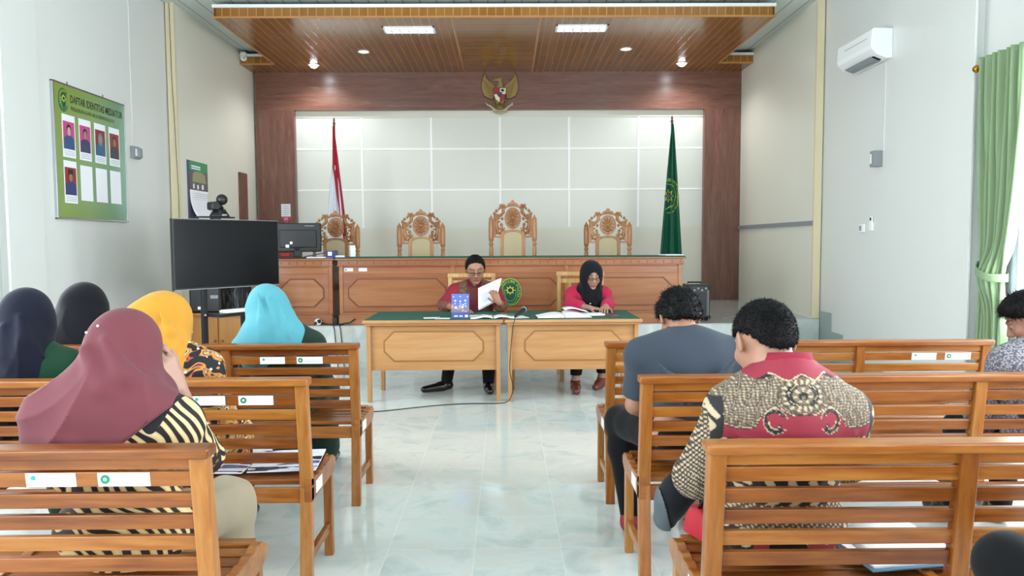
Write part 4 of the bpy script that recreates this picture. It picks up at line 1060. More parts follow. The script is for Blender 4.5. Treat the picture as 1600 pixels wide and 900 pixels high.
# ================================================================== THINGS ON THE FRONT TABLES
TT_ = 0.744
t = thing('table_calendar', 'upright blue picture card standing at the front of the left table', 'desk calendar', (-0.405, 6.55, TT_), 0.0)
m, nt, b = newmat('blue_card_print'); v = coords(nt); sx = N(nt,'ShaderNodeSeparateXYZ'); L(nt, v, sx.inputs[0])
base = ramp(nt, mth(nt,'DIVIDE', sx.outputs[2], 0.215), [(0.0,'#3e5ab0'),(0.2,'#3a4f9c'),(0.3,'#7f7f9c'),(0.5,'#6f77b6'),(0.7,'#5a74c8'),(1.0,'#5f7cd0')])
nz = noise(nt, coords(nt,(40,40,40)), 1.0, 2)
warm = mth(nt,'MULTIPLY', mth(nt,'GREATER_THAN', nz, 0.55), mth(nt,'MULTIPLY', mth(nt,'GREATER_THAN', sx.outputs[2], 0.055), mth(nt,'LESS_THAN', sx.outputs[2], 0.12)))
L(nt, mixc(nt, warm, base, '#d8a884'), b.inputs['Base Color']); b.inputs['Roughness'].default_value = 0.35
obj('front_card', MB().hexa([(-0.078,0,0),(0.078,0,0),(-0.078,0.004,0),(0.078,0.004,0),(-0.078,0.035,0.215),(0.078,0.035,0.215),(-0.078,0.039,0.215),(0.078,0.039,0.215)]), m, t)
obj('rear_card', MB().hexa([(-0.078,0.08,0),(0.078,0.08,0),(-0.078,0.084,0),(0.078,0.084,0),(-0.078,0.040,0.215),(0.078,0.040,0.215),(-0.078,0.044,0.215),(0.078,0.044,0.215)]), m, t)
dm = MB(); 
for (x,z,s2) in [(-0.045,0.155,.008),(0.0,0.15,.007),(0.045,0.157,.008),(-0.045,0.13,.005),(0.0,0.127,.005),(0.046,0.13,.006),(0.046,0.11,.006),(0.0,0.108,.005),(-0.06,0.19,.005),(0.0,0.192,.005),(0.065,0.19,.005),(-0.045,0.02,.008),(-0.03,0.02,.008),(0.0,0.02,.008),(0.012,0.02,.008),(0.055,0.02,.013),(-0.04,0.095,.012),(0.02,0.10,.01),(0.025,0.12,.007)]:
    y = 0.035*z/0.215; dm.box(x-s2, x+s2, y-0.0015, y+0.001, z-s2*0.8, z+s2*0.8)
obj('printed_marks', dm, colmat('#cfd6ee'), t)
def sheet(x, y, w2, d2, rz, label, z=TT_, name='paper_sheet', group=None, h2=0.002, lines=0): return leaflet(x, y, z, w2, d2, h2, rz, 'paper', name, label, 'paper', group, lines)
sheet(-0.66, 6.60, 0.15, 0.10, 0.2, 'folded white slip on the left end of the left table')
sheet(-0.56, 6.55, 0.13, 0.09, -0.1, 'small white slip beside the blue picture card, right of the folded slip')
t = thing('open_document', 'pile of open white documents on the table under the held sheets', 'document', (-0.115, 6.62, TT_), 0.08)
def page(u, v, s, c=0.0): return (s*(0.005+u*0.20), -0.11+0.22*v, 0.003+0.018*math.sin(PI*min(1,u*1.3))*(1-u*0.6)+c)
for s in (-1, 1):
    o = obj('page', MB().grid(lambda u, v, s=s: page(u, v, s), 12, 3), 'paper', t); o.modifiers.new('t','SOLIDIFY').thickness = 0.004
    obj('print_line', MB().box(min(s*0.06,s*0.2), max(s*0.06,s*0.2), -0.02, -0.016, 0.0245, 0.0255).box(min(s*0.06,s*0.2), max(s*0.06,s*0.2), 0.03, 0.034, 0.0245, 0.0255), 'grey', t)
sheet(-0.25, 6.72, 0.24, 0.20, -0.1, 'white sheets lying between the blue card and the documents pile', lines=5)
sheet(0.12, 6.63, 0.13, 0.19, 0.3, 'white sheet with printed box, right of the documents pile', z=TT_+0.0, lines=4)
t = thing('open_book', 'thick open book lying on the right table in front of the woman', 'book', (0.52, 6.66, TT_), 0.05)
for s in (-1, 1):
    def pf(u, v, s=s): return (s*(0.004+u*0.235), -0.13+0.26*v, 0.006+(0.055 if s>0 else 0.034)*math.sin(PI*min(1,0.12+u*0.95))**0.7*(1-u*0.75))
    def pb(u, v, s=s): return (s*(0.004+u*0.235), -0.13+0.26*v, 0.002)
    n = 16; mb = MB(); V = [pf(i/(n-1), 0) for i in range(n)]; 
    mb.prism([(p[0], p[2]) for p in V] + [(V[-1][0],0.001),(V[0][0],0.001)], -0.13, 0.13)
    obj('page_block', mb, 'paper', t)
    e = MB()
    for k in range(5): e.box(min(s*0.05,s*0.20), max(s*0.05,s*0.20), -0.09+k*0.04, -0.087+k*0.04, 0.0, 0.001)
for_lift = MB().grid(lambda u, v: (0.0+u*0.21, -0.12+0.24*v, 0.05+0.035*math.sin(PI*u*0.9)*(1-u)+0.02*(1-u)), 12, 3)
o = obj('lifted_page', for_lift, 'paper', t); o.modifiers.new('t','SOLIDIFY').thickness = 0.002
obj('cover', MB().box(-0.25,0.25,-0.135,0.135,0,0.002), colmat('#3b3f52'), t)
sheet(0.80, 6.80, 0.20, 0.16, 0.15, 'white notebook under the hands of the woman in pink', name='notebook', h2=0.012)
t = thing('mobile_phone', 'mobile phone lying on the table by the hands of the woman in pink', 'phone', (0.965, 6.70, TT_), 0.3)
obj('case', MB().box(-0.04,0.04,-0.07,0.07,0,0.009), colmat('#a04a58'), t, 0.004); obj('glass', MB().box(-0.035,0.035,-0.064,0.064,0.009,0.0095), 'screen', t)
# microphone with cable
t = thing('microphone', 'black hand microphone lying on the table at the joint of the two tables', 'microphone', (0.13, 6.55, TT_+0.050), -0.5)
t.rotation_euler = (0.28, 0, -0.5)
obj('handle', MB().lathe([(0.013,-0.10),(0.016,-0.05),(0.019,0.05),(0.021,0.07)], (0,0,0), 14, axis='y'), 'black', t)
obj('grille', MB().ball((0,0.095,0.0), 0.027, sc=(1,1.05,1)), 'blackmetal', t); obj('grille_ring', MB().lathe([(0.026,0.07),(0.028,0.075),(0.026,0.082)], (0,0,0), 16, axis='y'), 'grey', t)
cab = [(0.085,6.465,0.765),(0.08,6.43,0.755),(0.065,6.42,0.70),(0.05,6.41,0.58),(0.035,6.40,0.40),(0.03,6.40,0.28),(0.065,6.40,0.16),(0.05,6.42,0.07),(0.01,6.42,0.01),(-0.10,6.41,0.006),(-0.35,6.42,0.006),(-0.60,6.36,0.006),(-0.85,6.24,0.006),(-1.10,6.12,0.006),(-1.40,6.12,0.006),(-1.7,6.3,0.006),(-2.0,6.8,0.006),(-2.2,7.6,0.006),(-2.2,8.2,0.006)]
def smooth(pts, it=2):
    for _ in range(it):
        q = [pts[0]]
        for a, b2 in zip(pts[:-1], pts[1:]):
            q.append(tuple(0.75*x+0.25*y for x, y in zip(a, b2))); q.append(tuple(0.25*x+0.75*y for x, y in zip(a, b2)))
        q.append(pts[-1]); pts = q
    return pts
tag(obj('microphone_cable', MB().tube(smooth(cab), 0.004, 6), 'black'), 'black microphone cable dropping from the table and snaking over the floor', 'cable')
tag(obj('tissue', MB().grid(lambda u,v: (1.06+0.16*u, 7.9+0.10*v, 0.01+0.03*abs(math.sin(5*u+3*v))), 10, 6), 'paper'), 'crumpled white paper on the floor behind the right table', 'paper')

# ================================================================== THINGS ON THE BENCHES
m, nt, b = newmat('magazine_print'); v = coords(nt,(3,13,1)); f = noise(nt, v, 1.0, 2, 0.5, 0.6)
L(nt, ramp(nt, f, [(0.0,'#1b2234'),(0.36,'#2c3a58'),(0.42,'#e8ecf6'),(0.54,'#cfd8ec'),(0.58,'#7a5aa0'),(0.64,'#5f8fc4'),(0.72,'#e08030')], 'CONSTANT'), b.inputs['Base Color']); b.inputs['Roughness'].default_value = 0.2
M['magazine'] = m
SB = 0.468
t = thing('magazine', 'glossy magazine lying on the middle left bench by its aisle end', 'magazine', (-0.945, 3.19, SB), 0.10)
obj('pages', MB().box(-0.15,0.13,-0.15,0.15,0,0.006), 'paper', t); obj('cover', MB().box(-0.151,0.131,-0.151,0.151,0.006,0.0075), 'magazine', t)
t = thing('magazine', 'glossy magazine lying next to the dress of the woman in the yellow headscarf', 'magazine', (-1.245, 3.14, SB), -0.03)
obj('pages', MB().box(-0.15,0.15,-0.12,0.13,0,0.006), 'paper', t); obj('cover', MB().box(-0.151,0.151,-0.121,0.131,0.006,0.0075), 'magazine', t)
t = thing('document_folder', 'blue-edged white document folder on the nearest right bench', 'folder', (1.20, 2.20, SB), 0.15)
obj('cover', MB().box(-0.17,0.17,-0.12,0.12,0,0.004), colmat('#5d93b4'), t); obj('papers', MB().box(-0.155,0.155,-0.105,0.115,0.004,0.010), 'paper', t)
t = thing('printed_sheet', 'white printed sheet propped on the folder on the nearest right bench', 'paper', (1.21, 2.25, SB+0.011), 0.10)
o = obj('sheet', MB().grid(lambda u,v: (-0.14+0.28*u, -0.08+0.16*v, 0.06*math.sin(PI*u)*v), 12, 8), 'paper', t); o.modifiers.new('t','SOLIDIFY').thickness = 0.002
obj('print_mark', MB().box(0.0,0.03,-0.0,0.02,0.031,0.033), colmat('#35507a'), t)

# ================================================================== CURTAIN AT THE RIGHT WINDOW
M['curtain'] = plain('green_curtain_cloth', '#9ab68a', 0.85, var=0.06, vscale=3)
m, nt, b = newmat('sheer_cloth'); b.inputs['Base Color'].default_value = (0.9,0.93,0.97,1); b.inputs['Roughness'].default_value = 0.9
b.inputs['Transmission Weight'].default_value = 0.0
tr_ = N(nt,'ShaderNodeBsdfTranslucent'); tr_.inputs[0].default_value = (0.92,0.95,1,1); mx = N(nt,'ShaderNodeMixShader'); mx.inputs[0].default_value = 0.65
out = nt.nodes['Material Output']; L(nt, b.outputs[0], mx.inputs[1]); L(nt, tr_.outputs[0], mx.inputs[2]); L(nt, mx.outputs[0], out.inputs[0]); M['sheer'] = m
RX = XR-0.02
t = thing('curtain_rod', 'brass curtain rod with round finial above the right window', 'curtain rod', (RX, 0, 2.775))
obj('rod', MB().tube([(0,5.93,0),(0,3.75,0)], 0.012, 10), 'brass', t); obj('finial', MB().ball((0,5.95,0), 0.03), 'gold', t); obj('finial', MB().ball((0,3.73,0), 0.03), 'gold', t)
obj('bracket', MB().box(0,0.12,5.46,5.50,-0.02,0.02).ball((-0.02,5.48,0), 0.026), 'gold', t)
t = thing('curtain', 'green curtain gathered and tied back at the right window', 'curtain', (RX, 0, 0))
def cur(u, v):
    # u along the wall, v downwards; tied at z=1.12
    z = 2.83-(2.81)*v
    tz = 1.13
    far = 5.85
    if z > tz:
        s = (2.83-z)/(2.83-tz); near = 5.34+(5.50-5.34)*s**3.2; farY = far-0.03*s-0.10*s**4
    else:
        s = (tz-z)/tz; near = 5.50-0.03*min(1,s*1.5)**0.7; farY = far-0.13+0.05*min(1,s*1.6)**0.7
    y = farY+(near-farY)*u
    tie = math.exp(-((z-tz)/0.16)**2)
    amp = 0.045*(1-0.6*tie)
    x = -0.0 + amp*math.sin(2*PI*7*u+0.6*math.sin(3*z)) + 0.012*math.sin(2*PI*17*u) - 0.10*tie*math.sin(PI*u)
    return (x-0.02, y, z)
o = obj('cloth', MB().grid(cur, 120, 60), 'curtain', t); o.modifiers.new('t','SOLIDIFY').thickness = 0.003
def tie(u, v):
    a = 2*PI*u; cy, ry, rx = 5.605, 0.125, 0.10
    return (-0.05+rx*math.cos(a), cy+ry*math.sin(a), 1.10+0.06*v+0.10*(math.sin(a)*0.5+0.5)**2)
o = obj('tie_back', MB().grid(tie, 40, 5, close_u=True), 'curtain', t); o.modifiers.new('t','SOLIDIFY').thickness = 0.008
t = thing('sheer_curtain', 'white sheer curtain over the bright right window', 'curtain', (XR+0.07, 0, 0))
o = obj('cloth', MB().grid(lambda u,v: (0.02*math.sin(2*PI*22*u)+0.006*math.sin(2*PI*51*u), 5.62-1.75*u, 2.74-2.72*v), 200, 6), 'sheer', t)
# ================================================================== SMOOTH BODIES (signed distance + surface nets)
def V3(*a): return np.array(a, float)
def unit(v): v = np.asarray(v, float); return v/(np.linalg.norm(v)+1e-12)
class SDF:
    def __init__(s): s.p = []; s.post = []
    def rc(s, a, b, ra, rb=None, k=0.03, op='u'):
        a = np.asarray(a, float); b = np.asarray(b, float); rb = ra if rb is None else rb
        s.p.append(('rc', (a, b, ra, rb), (a+b)/2, np.linalg.norm(b-a)/2+max(ra, rb), k, op)); return s
    def el(s, c, r, R=None, k=0.03, op='u'):
        c = np.asarray(c, float); r = np.asarray(r, float)
        s.p.append(('el', (c, r, R), c, r.max(), k, op)); return s
    def chain(s, pts, rs, k=0.03):
        for i in range(len(pts)-1): s.rc(pts[i], pts[i+1], rs[i], rs[i+1], k)
        return s
    def cut(s, pt, n):   # keep the side opposite to n
        pt = np.asarray(pt, float); n = unit(n); s.post.append(lambda P, d: np.maximum(d, (P-pt)@n)); return s
    def disp(s, fn): s.post.append(lambda P, d: d - fn(P)); return s
    def __call__(s, P):
        d = np.full(len(P), 0.5)
        for t, q, c, R, k, op in s.p:
            idx = np.nonzero(((P-c)**2).sum(1) < (R+0.10+k)**2)[0]
            if not len(idx): continue
            X = P[idx]
            if t == 'rc':
                a, b, ra, rb = q; ab = b-a; L2 = ab@ab+1e-12
                h = np.clip((X-a)@ab/L2, 0, 1); e = np.sqrt(((X-a-h[:,None]*ab)**2).sum(1)) - (ra+(rb-ra)*h)
            else:
                cc_, r, Rm = q; Y = X-cc_
                if Rm is not None: Y = Y@Rm
                k0 = np.sqrt(((Y/r)**2).sum(1)); k1 = np.sqrt(((Y/(r*r))**2).sum(1))+1e-9; e = k0*(k0-1)/k1
            D = d[idx]
            if op == 'u':
                h = np.maximum(k-np.abs(D-e), 0)/k; d[idx] = np.minimum(D, e)-h*h*k/4
            else:
                e = -e; h = np.maximum(k-np.abs(D-e), 0)/k; d[idx] = np.maximum(D, e)+h*h*k/4
        for f in s.post: d = f(P, d)
        return d
    def bounds(s):
        lo = np.min([c-R for _,_,c,R,_,op in s.p if op == 'u'], 0)-0.03; hi = np.max([c+R for _,_,c,R,_,op in s.p if op == 'u'], 0)+0.03
        return lo, hi
def mesh_sdf(f, h, lo=None, hi=None, newton=1):
    if lo is None: lo, hi = f.bounds()
    lo = np.asarray(lo, float); S = 5
    nb = np.ceil((np.asarray(hi)-lo)/(h*S)).astype(int)+1
    n = nb*S+1
    ax = [lo[i]+h*np.arange(n[i]) for i in range(3)]
    # coarse pass
    cx = [lo[i]+h*S*(np.arange(nb[i])+0.5) for i in range(3)]
    G = np.stack(np.meshgrid(*cx, indexing='ij'), -1).reshape(-1, 3)
    dc = f(G).reshape(nb)
    act = np.abs(dc) < h*S*1.9+0.012
    Vv = np.ones(n, np.float32); 
    Vv[:-1,:-1,:-1] = np.repeat(np.repeat(np.repeat(np.sign(dc), S, 0), S, 1), S, 2)
    m = np.zeros(n, bool)
    A = np.repeat(np.repeat(np.repeat(act, S, 0), S, 1), S, 2)
    m[:-1,:-1,:-1] |= A; m[1:,:-1,:-1] |= A; m[:-1,1:,:-1] |= A; m[:-1,:-1,1:] |= A; m[1:,1:,1:] |= A; m[1:,1:,:-1] |= A; m[1:,:-1,1:] |= A; m[:-1,1:,1:] |= A
    I = np.nonzero(m); P = np.stack([ax[i][I[i]] for i in range(3)], -1)
    Vv[I] = f(P)
    ins = Vv < 0
    nx, ny, nz = n-1
    acc = np.zeros((nx,ny,nz,3), np.float32); cnt = np.zeros((nx,ny,nz), np.int16)
    def sl(o): return tuple(slice(o[i], o[i]+[nx,ny,nz][i]) for i in range(3))
    for axis in range(3):
        o1, o2 = [i for i in range(3) if i != axis]
        for a in (0,1):
            for b in (0,1):
                c0 = [0,0,0]; c0[o1] = a; c0[o2] = b; c1 = list(c0); c1[axis] = 1
                v0 = Vv[sl(c0)]; v1 = Vv[sl(c1)]; x = (v0 < 0) != (v1 < 0)
                J = np.nonzero(x); t = v0[J]/(v0[J]-v1[J]); t = np.clip(t, 0, 1)
                e = np.zeros((len(t),3), np.float32); e[:,o1] = a; e[:,o2] = b; e[:,axis] = t
                acc[J] += e; cnt[J] += 1
    C = np.nonzero(cnt > 0); idm = -np.ones((nx,ny,nz), np.int64); idm[C] = np.arange(len(C[0]))
    Q = np.stack(C, -1)+acc[C]/cnt[C][:,None]; verts = lo+Q*h
    faces = []
    for axis in range(3):
        o1, o2 = (axis+1)%3, (axis+2)%3
        s0 = [slice(None)]*3; s1 = [slice(None)]*3; s0[axis] = slice(0,-1); s1[axis] = slice(1,None)
        a = ins[tuple(s0)]; b = ins[tuple(s1)]; x = a != b
        J = np.stack(np.nonzero(x), -1)
        ok = (J[:,o1] > 0)&(J[:,o2] > 0)&(J[:,o1] < [nx,ny,nz][o1])&(J[:,o2] < [nx,ny,nz][o2])&(J[:,axis] < [nx,ny,nz][axis]); J = J[ok]
        flip = b[tuple(J.T)]
        def cid(d1, d2): K = J.copy(); K[:,o1] -= d1; K[:,o2] -= d2; return idm[tuple(K.T)]
        q = np.stack([cid(1,1), cid(0,1), cid(0,0), cid(1,0)], -1)
        q[flip] = q[flip][:,::-1]; faces.append(q)
    faces = np.concatenate(faces); faces = faces[(faces >= 0).all(1)]
    for _ in range(newton):
        d0 = f(verts); e = h*0.5
        g = np.stack([f(verts+np.eye(3)[i]*e)-f(verts-np.eye(3)[i]*e) for i in range(3)], -1)/(2*e)
        gl = np.linalg.norm(g, axis=1, keepdims=True)+1e-6
        stp = np.clip(d0, -h*0.6, h*0.6)[:,None]*g/gl
        verts = verts-stp
    return verts, faces
def sobj(name, f, h, mats, parent, base, col=None, lo=None, hi=None, newton=1, facemat=None):
    v, q = mesh_sdf(f, h, lo, hi, newton)
    me = bpy.data.meshes.new(name); vl = v-np.asarray(base)
    me.vertices.add(len(vl)); me.vertices.foreach_set('co', vl.astype(np.float32).ravel())
    me.loops.add(len(q)*4); me.loops.foreach_set('vertex_index', q.astype(np.int32).ravel())
    me.polygons.add(len(q)); me.polygons.foreach_set('loop_start', np.arange(0, len(q)*4, 4, dtype=np.int32))
    me.update(calc_edges=True); me.validate()
    me.polygons.foreach_set('use_smooth', np.ones(len(me.polygons), bool))
    if not isinstance(mats, (list, tuple)): mats = [mats]
    for m in mats: me.materials.append(M[m] if isinstance(m, str) else m)
    if col is not None:
        c = col(v); a = me.color_attributes.new('tint', 'FLOAT_COLOR', 'POINT')
        a.data.foreach_set('color', np.concatenate([c, np.ones((len(c),1))], 1).astype(np.float32).ravel())
    o = bpy.data.objects.new(name, me); COL.objects.link(o); o.parent = parent
    return o, v, q
LIN = lambda h: np.array(srgb(h))
# soft folds: a few warped sine waves
def folds(amp, freq=14, seed=0, axis=(0,0,1)):
    rn = np.random.RandomState(seed); ds = [unit(rn.normal(size=3)-0.75*np.dot(1, 1)*0) for _ in range(4)]
    ax_ = unit(axis)
    ds = [unit(d - ax_*(d@ax_)*0.75) for d in ds]; ph = rn.uniform(0, 6, 8)
    def f(P):
        t = 0
        for i, d in enumerate(ds):
            t = t+np.sin(P@d*freq*(1+0.35*i)+ph[i]+1.3*np.sin(P@ds[(i+1)%4]*freq*0.5+ph[i+4]))/(1+0.4*i)
        return amp*t/2.2
    return f
def rotm(yaw, down, roll=0.0):   # head frame: x right, y face direction, z up; columns are the axes in world
    cz, sz = math.cos(yaw), math.sin(yaw); cx, sx = math.cos(-down), math.sin(-down); cy, sy = math.cos(roll), math.sin(roll)
    Rz = np.array([[cz,-sz,0],[sz,cz,0],[0,0,1]]); Rx = np.array([[1,0,0],[0,cx,-sx],[0,sx,cx]]); Ry = np.array([[cy,0,sy],[0,1,0],[-sy,0,cy]])
    return Rz@Rx@Ry
def frame_of(z, x):
    z = unit(z); x = np.asarray(x, float); x = unit(x-z*(x@z)); y = np.cross(z, x); return np.stack([x, y, z], 1)

def add_head(S, c, R, s=1.0, ears=True, face=True):
    T = lambda x, y, z: np.asarray(c)+R@(np.array([x, y, z])*s)
    S.el(T(0,-.014,.024), V3(.077,.096,.093)*s, R, .02)
    S.el(T(0,.026,-.032), V3(.060,.064,.080)*s, R, .03)
    S.el(T(0,.066,-.092), V3(.024,.020,.016)*s, R, .025)
    if face:
        for e in (-1, 1):
            S.el(T(e*.029,.094,.006), V3(.017,.012,.012)*s, R, .010, 's')
            S.el(T(e*.029,.078,.004), V3(.0155,.012,.0115)*s, R, .004)
            S.rc(T(e*.012,.088,.026), T(e*.046,.074,.026), .0065*s, .005*s, .012)
            S.el(T(e*.040,.062,-.026), V3(.022,.022,.022)*s, R, .02)
            S.el(T(e*.0125,.096,-.030), V3(.0085,.009,.0075)*s, R, .006)
        S.rc(T(0,.086,.012), T(0,.106,-.024), .0075*s, .0115*s, .010)
        S.el(T(0,.088,-.055), V3(.024,.011,.0065)*s, R, .006)
        S.el(T(0,.086,-.066), V3(.019,.011,.0075)*s, R, .006)
        S.el(T(0,.094,-.0605), V3(.022,.006,.0018)*s, R, .003, 's')
    if ears:
        for e in (-1, 1):
            S.el(T(e*.081,-.012,-.004), V3(.009,.019,.032)*s, R@rotm(e*0.35,0,0), .008)
            S.el(T(e*.090,-.006,-.002), V3(.005,.011,.020)*s, R@rotm(e*0.35,0,0), .004, 's')
def hand(S, wrist, d, n, thumb, s=1.0, curl=0.4, spread=0.10, tcurl=0.3):
    """five fingers; d: finger direction, n: direction the palm faces, thumb: +1/-1 side along d x n"""
    d = unit(d); n = unit(np.asarray(n)-d*(np.asarray(n)@d)); l = np.cross(d, n)*thumb
    W = np.asarray(wrist, float); k = .006
    kn = [W+d*.090*s*a+l*b*s-n*.004 for a, b in ((1.0,.030),(1.03,.010),(0.99,-.011),(0.90,-.030))]
    for p, r in zip(kn, (.0115,.012,.0115,.0105)): S.rc(W+d*.012+l*((p-W)@l)*0.45, p, .014*s, r*s, .016)
    S.rc(W+l*.012*s+d*.02, W+l*.03*s+d*.05+n*.006, .014*s, .013*s, .014)
    ln = [(.040,.026,.020),(.044,.029,.021),(.041,.027,.020),(.033,.020,.018)]
    for i, p in enumerate(kn):
        a = curl*0.6; dd = unit(d+l*spread*(1.2-i*0.85)); q = p; r = (.0092,.0095,.0090,.0080)[i]*s
        for j, Lq in enumerate(ln[i]):
            v = dd*math.cos(a)+n*math.sin(a); q2 = q+v*Lq*s; S.rc(q, q2, r, r*0.9, k); q = q2; r *= 0.9; a += curl*(1.0 if j == 0 else 0.8)
    b0 = W+d*.022*s+l*.022*s+n*.004; dd = unit(l*0.75+d*0.75+n*0.35); b1 = b0+dd*.040*s
    d2 = unit(dd*math.cos(tcurl)+(d+n*0.5)*math.sin(tcurl)); b2 = b1+d2*.030*s; d3 = unit(d2+d*tcurl+n*.3*tcurl); b3 = b2+d3*.022*s
    S.rc(b0, b1, .0145*s, .011*s, .010); S.rc(b1, b2, .0105*s, .0098*s, k); S.rc(b2, b3, .0098*s, .0085*s, k)
def torso_frame(J): return frame_of(J['neck']-J['pel'], J['shR']-J['shL'])
def add_torso(S, J, o=0.0, w=1.0, belly=0.0, k=0.05):
    R = torso_frame(J); p, n = J['pel'], J['neck']; up = n-p
    S.el(p, V3(.160*w+o,.115+o,.105+o), R, k)
    S.el(p+up*0.38, V3(.140*w+o,.100+belly+o,.16+o), R, k)
    S.el(p+up*0.70, V3(.158*w+o,.108+o,.155+o), R, k)
    for q in ('shL','shR'):
        S.rc(n-up*0.02+(J[q]-n)*0.15, J[q], .054+o, .054+o, k)
        S.rc(p+up*0.72, J[q]+V3(0,0,-.02), .08+o, .055+o, k)
def add_arm(S, J, sd, o=0.0, o2=None, r=1.0, upto=1.0, k=0.02):
    sh, el_, wr = J['sh'+sd], J['el'+sd], J['wr'+sd]; o2 = o if o2 is None else o2
    S.rc(sh, el_, .050*r+o, .040*r+o2, k)
    if upto > 0: e = el_+(wr-el_)*upto; S.rc(el_, e, .040*r+o2, (.040-(.040-.026)*upto)*r+o2, k)
def add_legs(S, J, o=0.0, k=0.03, r=1.0, feet=False, shin=True):
    for sd in 'LR':
        h, kn_, an, to = J['hip'+sd], J['kn'+sd], J['an'+sd], J['toe'+sd]
        S.rc(h, kn_, .080*r+o, .058*r+o, k)
        if shin: S.chain([kn_, kn_+(an-kn_)*0.3, an], [.056*r+o, .056*r+o, .036*r+o], k)
        if feet: S.rc(an, an+(to-an)*0.15+V3(0,0,-.035), .036, .034, k); S.rc(an+V3(0,0,-.03), to, .036, .026, k)
def joints(x, y, seat=0.465, lean=0.0, neckz=1.0, sw=0.185, face=1, **kw):
    """default sitting pose facing +Y (face=1) or -Y (face=-1)"""
    f = face; J = dict(pel=V3(x, y, seat+0.115), neck=V3(x, y+lean*f, neckz))
    for sd, e in (('L',-1),('R',1)):
        J['sh'+sd] = V3(x+e*sw, y+lean*f*0.95, neckz-0.065); J['el'+sd] = V3(x+e*(sw+.05), y+(lean+.08)*f, neckz-0.33); J['wr'+sd] = V3(x+e*0.12, y+(lean+.30)*f, neckz-0.36)
        J['hip'+sd] = V3(x+e*.085, y+.02*f, seat+.082); J['kn'+sd] = V3(x+e*.12, y+.43*f, seat+.03); J['an'+sd] = V3(x+e*.12, y+.46*f, .085); J['toe'+sd] = V3(x+e*.14, y+.62*f, .035)
    for a, b in kw.items(): J[a] = V3(*b)
    return J

# materials for people
def tint_mat(name, rough=0.55, sss=0.0, noise_amt=0.06):
    m, nt, b = newmat(name); a = N(nt, 'ShaderNodeAttribute', attribute_name='tint')
    f = noise(nt, coords(nt), 90, 2); L(nt, mixc(nt, mth(nt,'MULTIPLY',f,noise_amt), a.outputs['Color'], '#3a1c12'), b.inputs['Base Color'])
    b.inputs['Roughness'].default_value = rough
    if sss: b.inputs['Subsurface Weight'].default_value = sss; b.inputs['Subsurface Radius'].default_value = (0.012,0.005,0.003)
    return m
M['skin'] = tint_mat('skin', 0.5, 0.15)
M['printed'] = tint_mat('printed_batik_cloth', 0.75, 0, 0.12)
def cloth(name, c, rough=0.85, weave=0.12, sheen=0.3):
    m, nt, b = newmat(name); v = coords(nt); f = noise(nt, v, 6, 3); g = noise(nt, v, 500, 1)
    cc_ = srgb(c); n = N(nt,'ShaderNodeMix', data_type='RGBA'); L(nt, f, n.inputs[0]); n.inputs[6].default_value = (*[x*0.93 for x in cc_],1); n.inputs[7].default_value = (*[min(1,x*1.07) for x in cc_],1)
    L(nt, n.outputs[2], b.inputs['Base Color']); b.inputs['Roughness'].default_value = rough; b.inputs['Sheen Weight'].default_value = sheen*0.25; b.inputs['Specular IOR Level'].default_value = 0.2; b.inputs['Sheen Roughness'].default_value = 0.5
    bump(nt, b, g, weave, 0.001); return m
M['hj_maroon'] = cloth('maroon_headscarf', '#7e434c'); M['hj_yellow'] = cloth('yellow_headscarf', '#dda03a'); M['hj_navy'] = cloth('navy_headscarf', '#171c30'); M['hj_black'] = cloth('black_headscarf', '#12141c')
M['hj_teal'] = cloth('turquoise_headscarf', '#62b2c2'); M['sl_green'] = cloth('dark_green_cloth', '#1d4a34'); M['sl_darkgreen'] = cloth('blackish_green_cloth', '#22372e')
M['polo'] = cloth('slate_polo_cloth', '#414a57', weave=0.3); M['trouser'] = cloth('black_trouser_cloth', '#0e0f13'); M['pink'] = cloth('pink_knit', '#d22a55'); M['beige'] = cloth('beige_skirt_cloth', '#b3a48c')
M['shoe'] = plain('black_shoe_leather', '#101012', 0.2); M['shoe_brown'] = plain('brown_shoe_leather', '#7c3a2c', 0.35); M['shoe_red'] = plain('red_shoe', '#b02233', 0.5); M['sole'] = plain('shoe_sole', '#5c666e', 0.6)
M['hair'] = plain('black_hair', '#0b0a0c', 0.6, var=0.3, vscale=40, spec=0.15); M['glasses'] = plain('spectacle_frame', '#1a1210', 0.3)
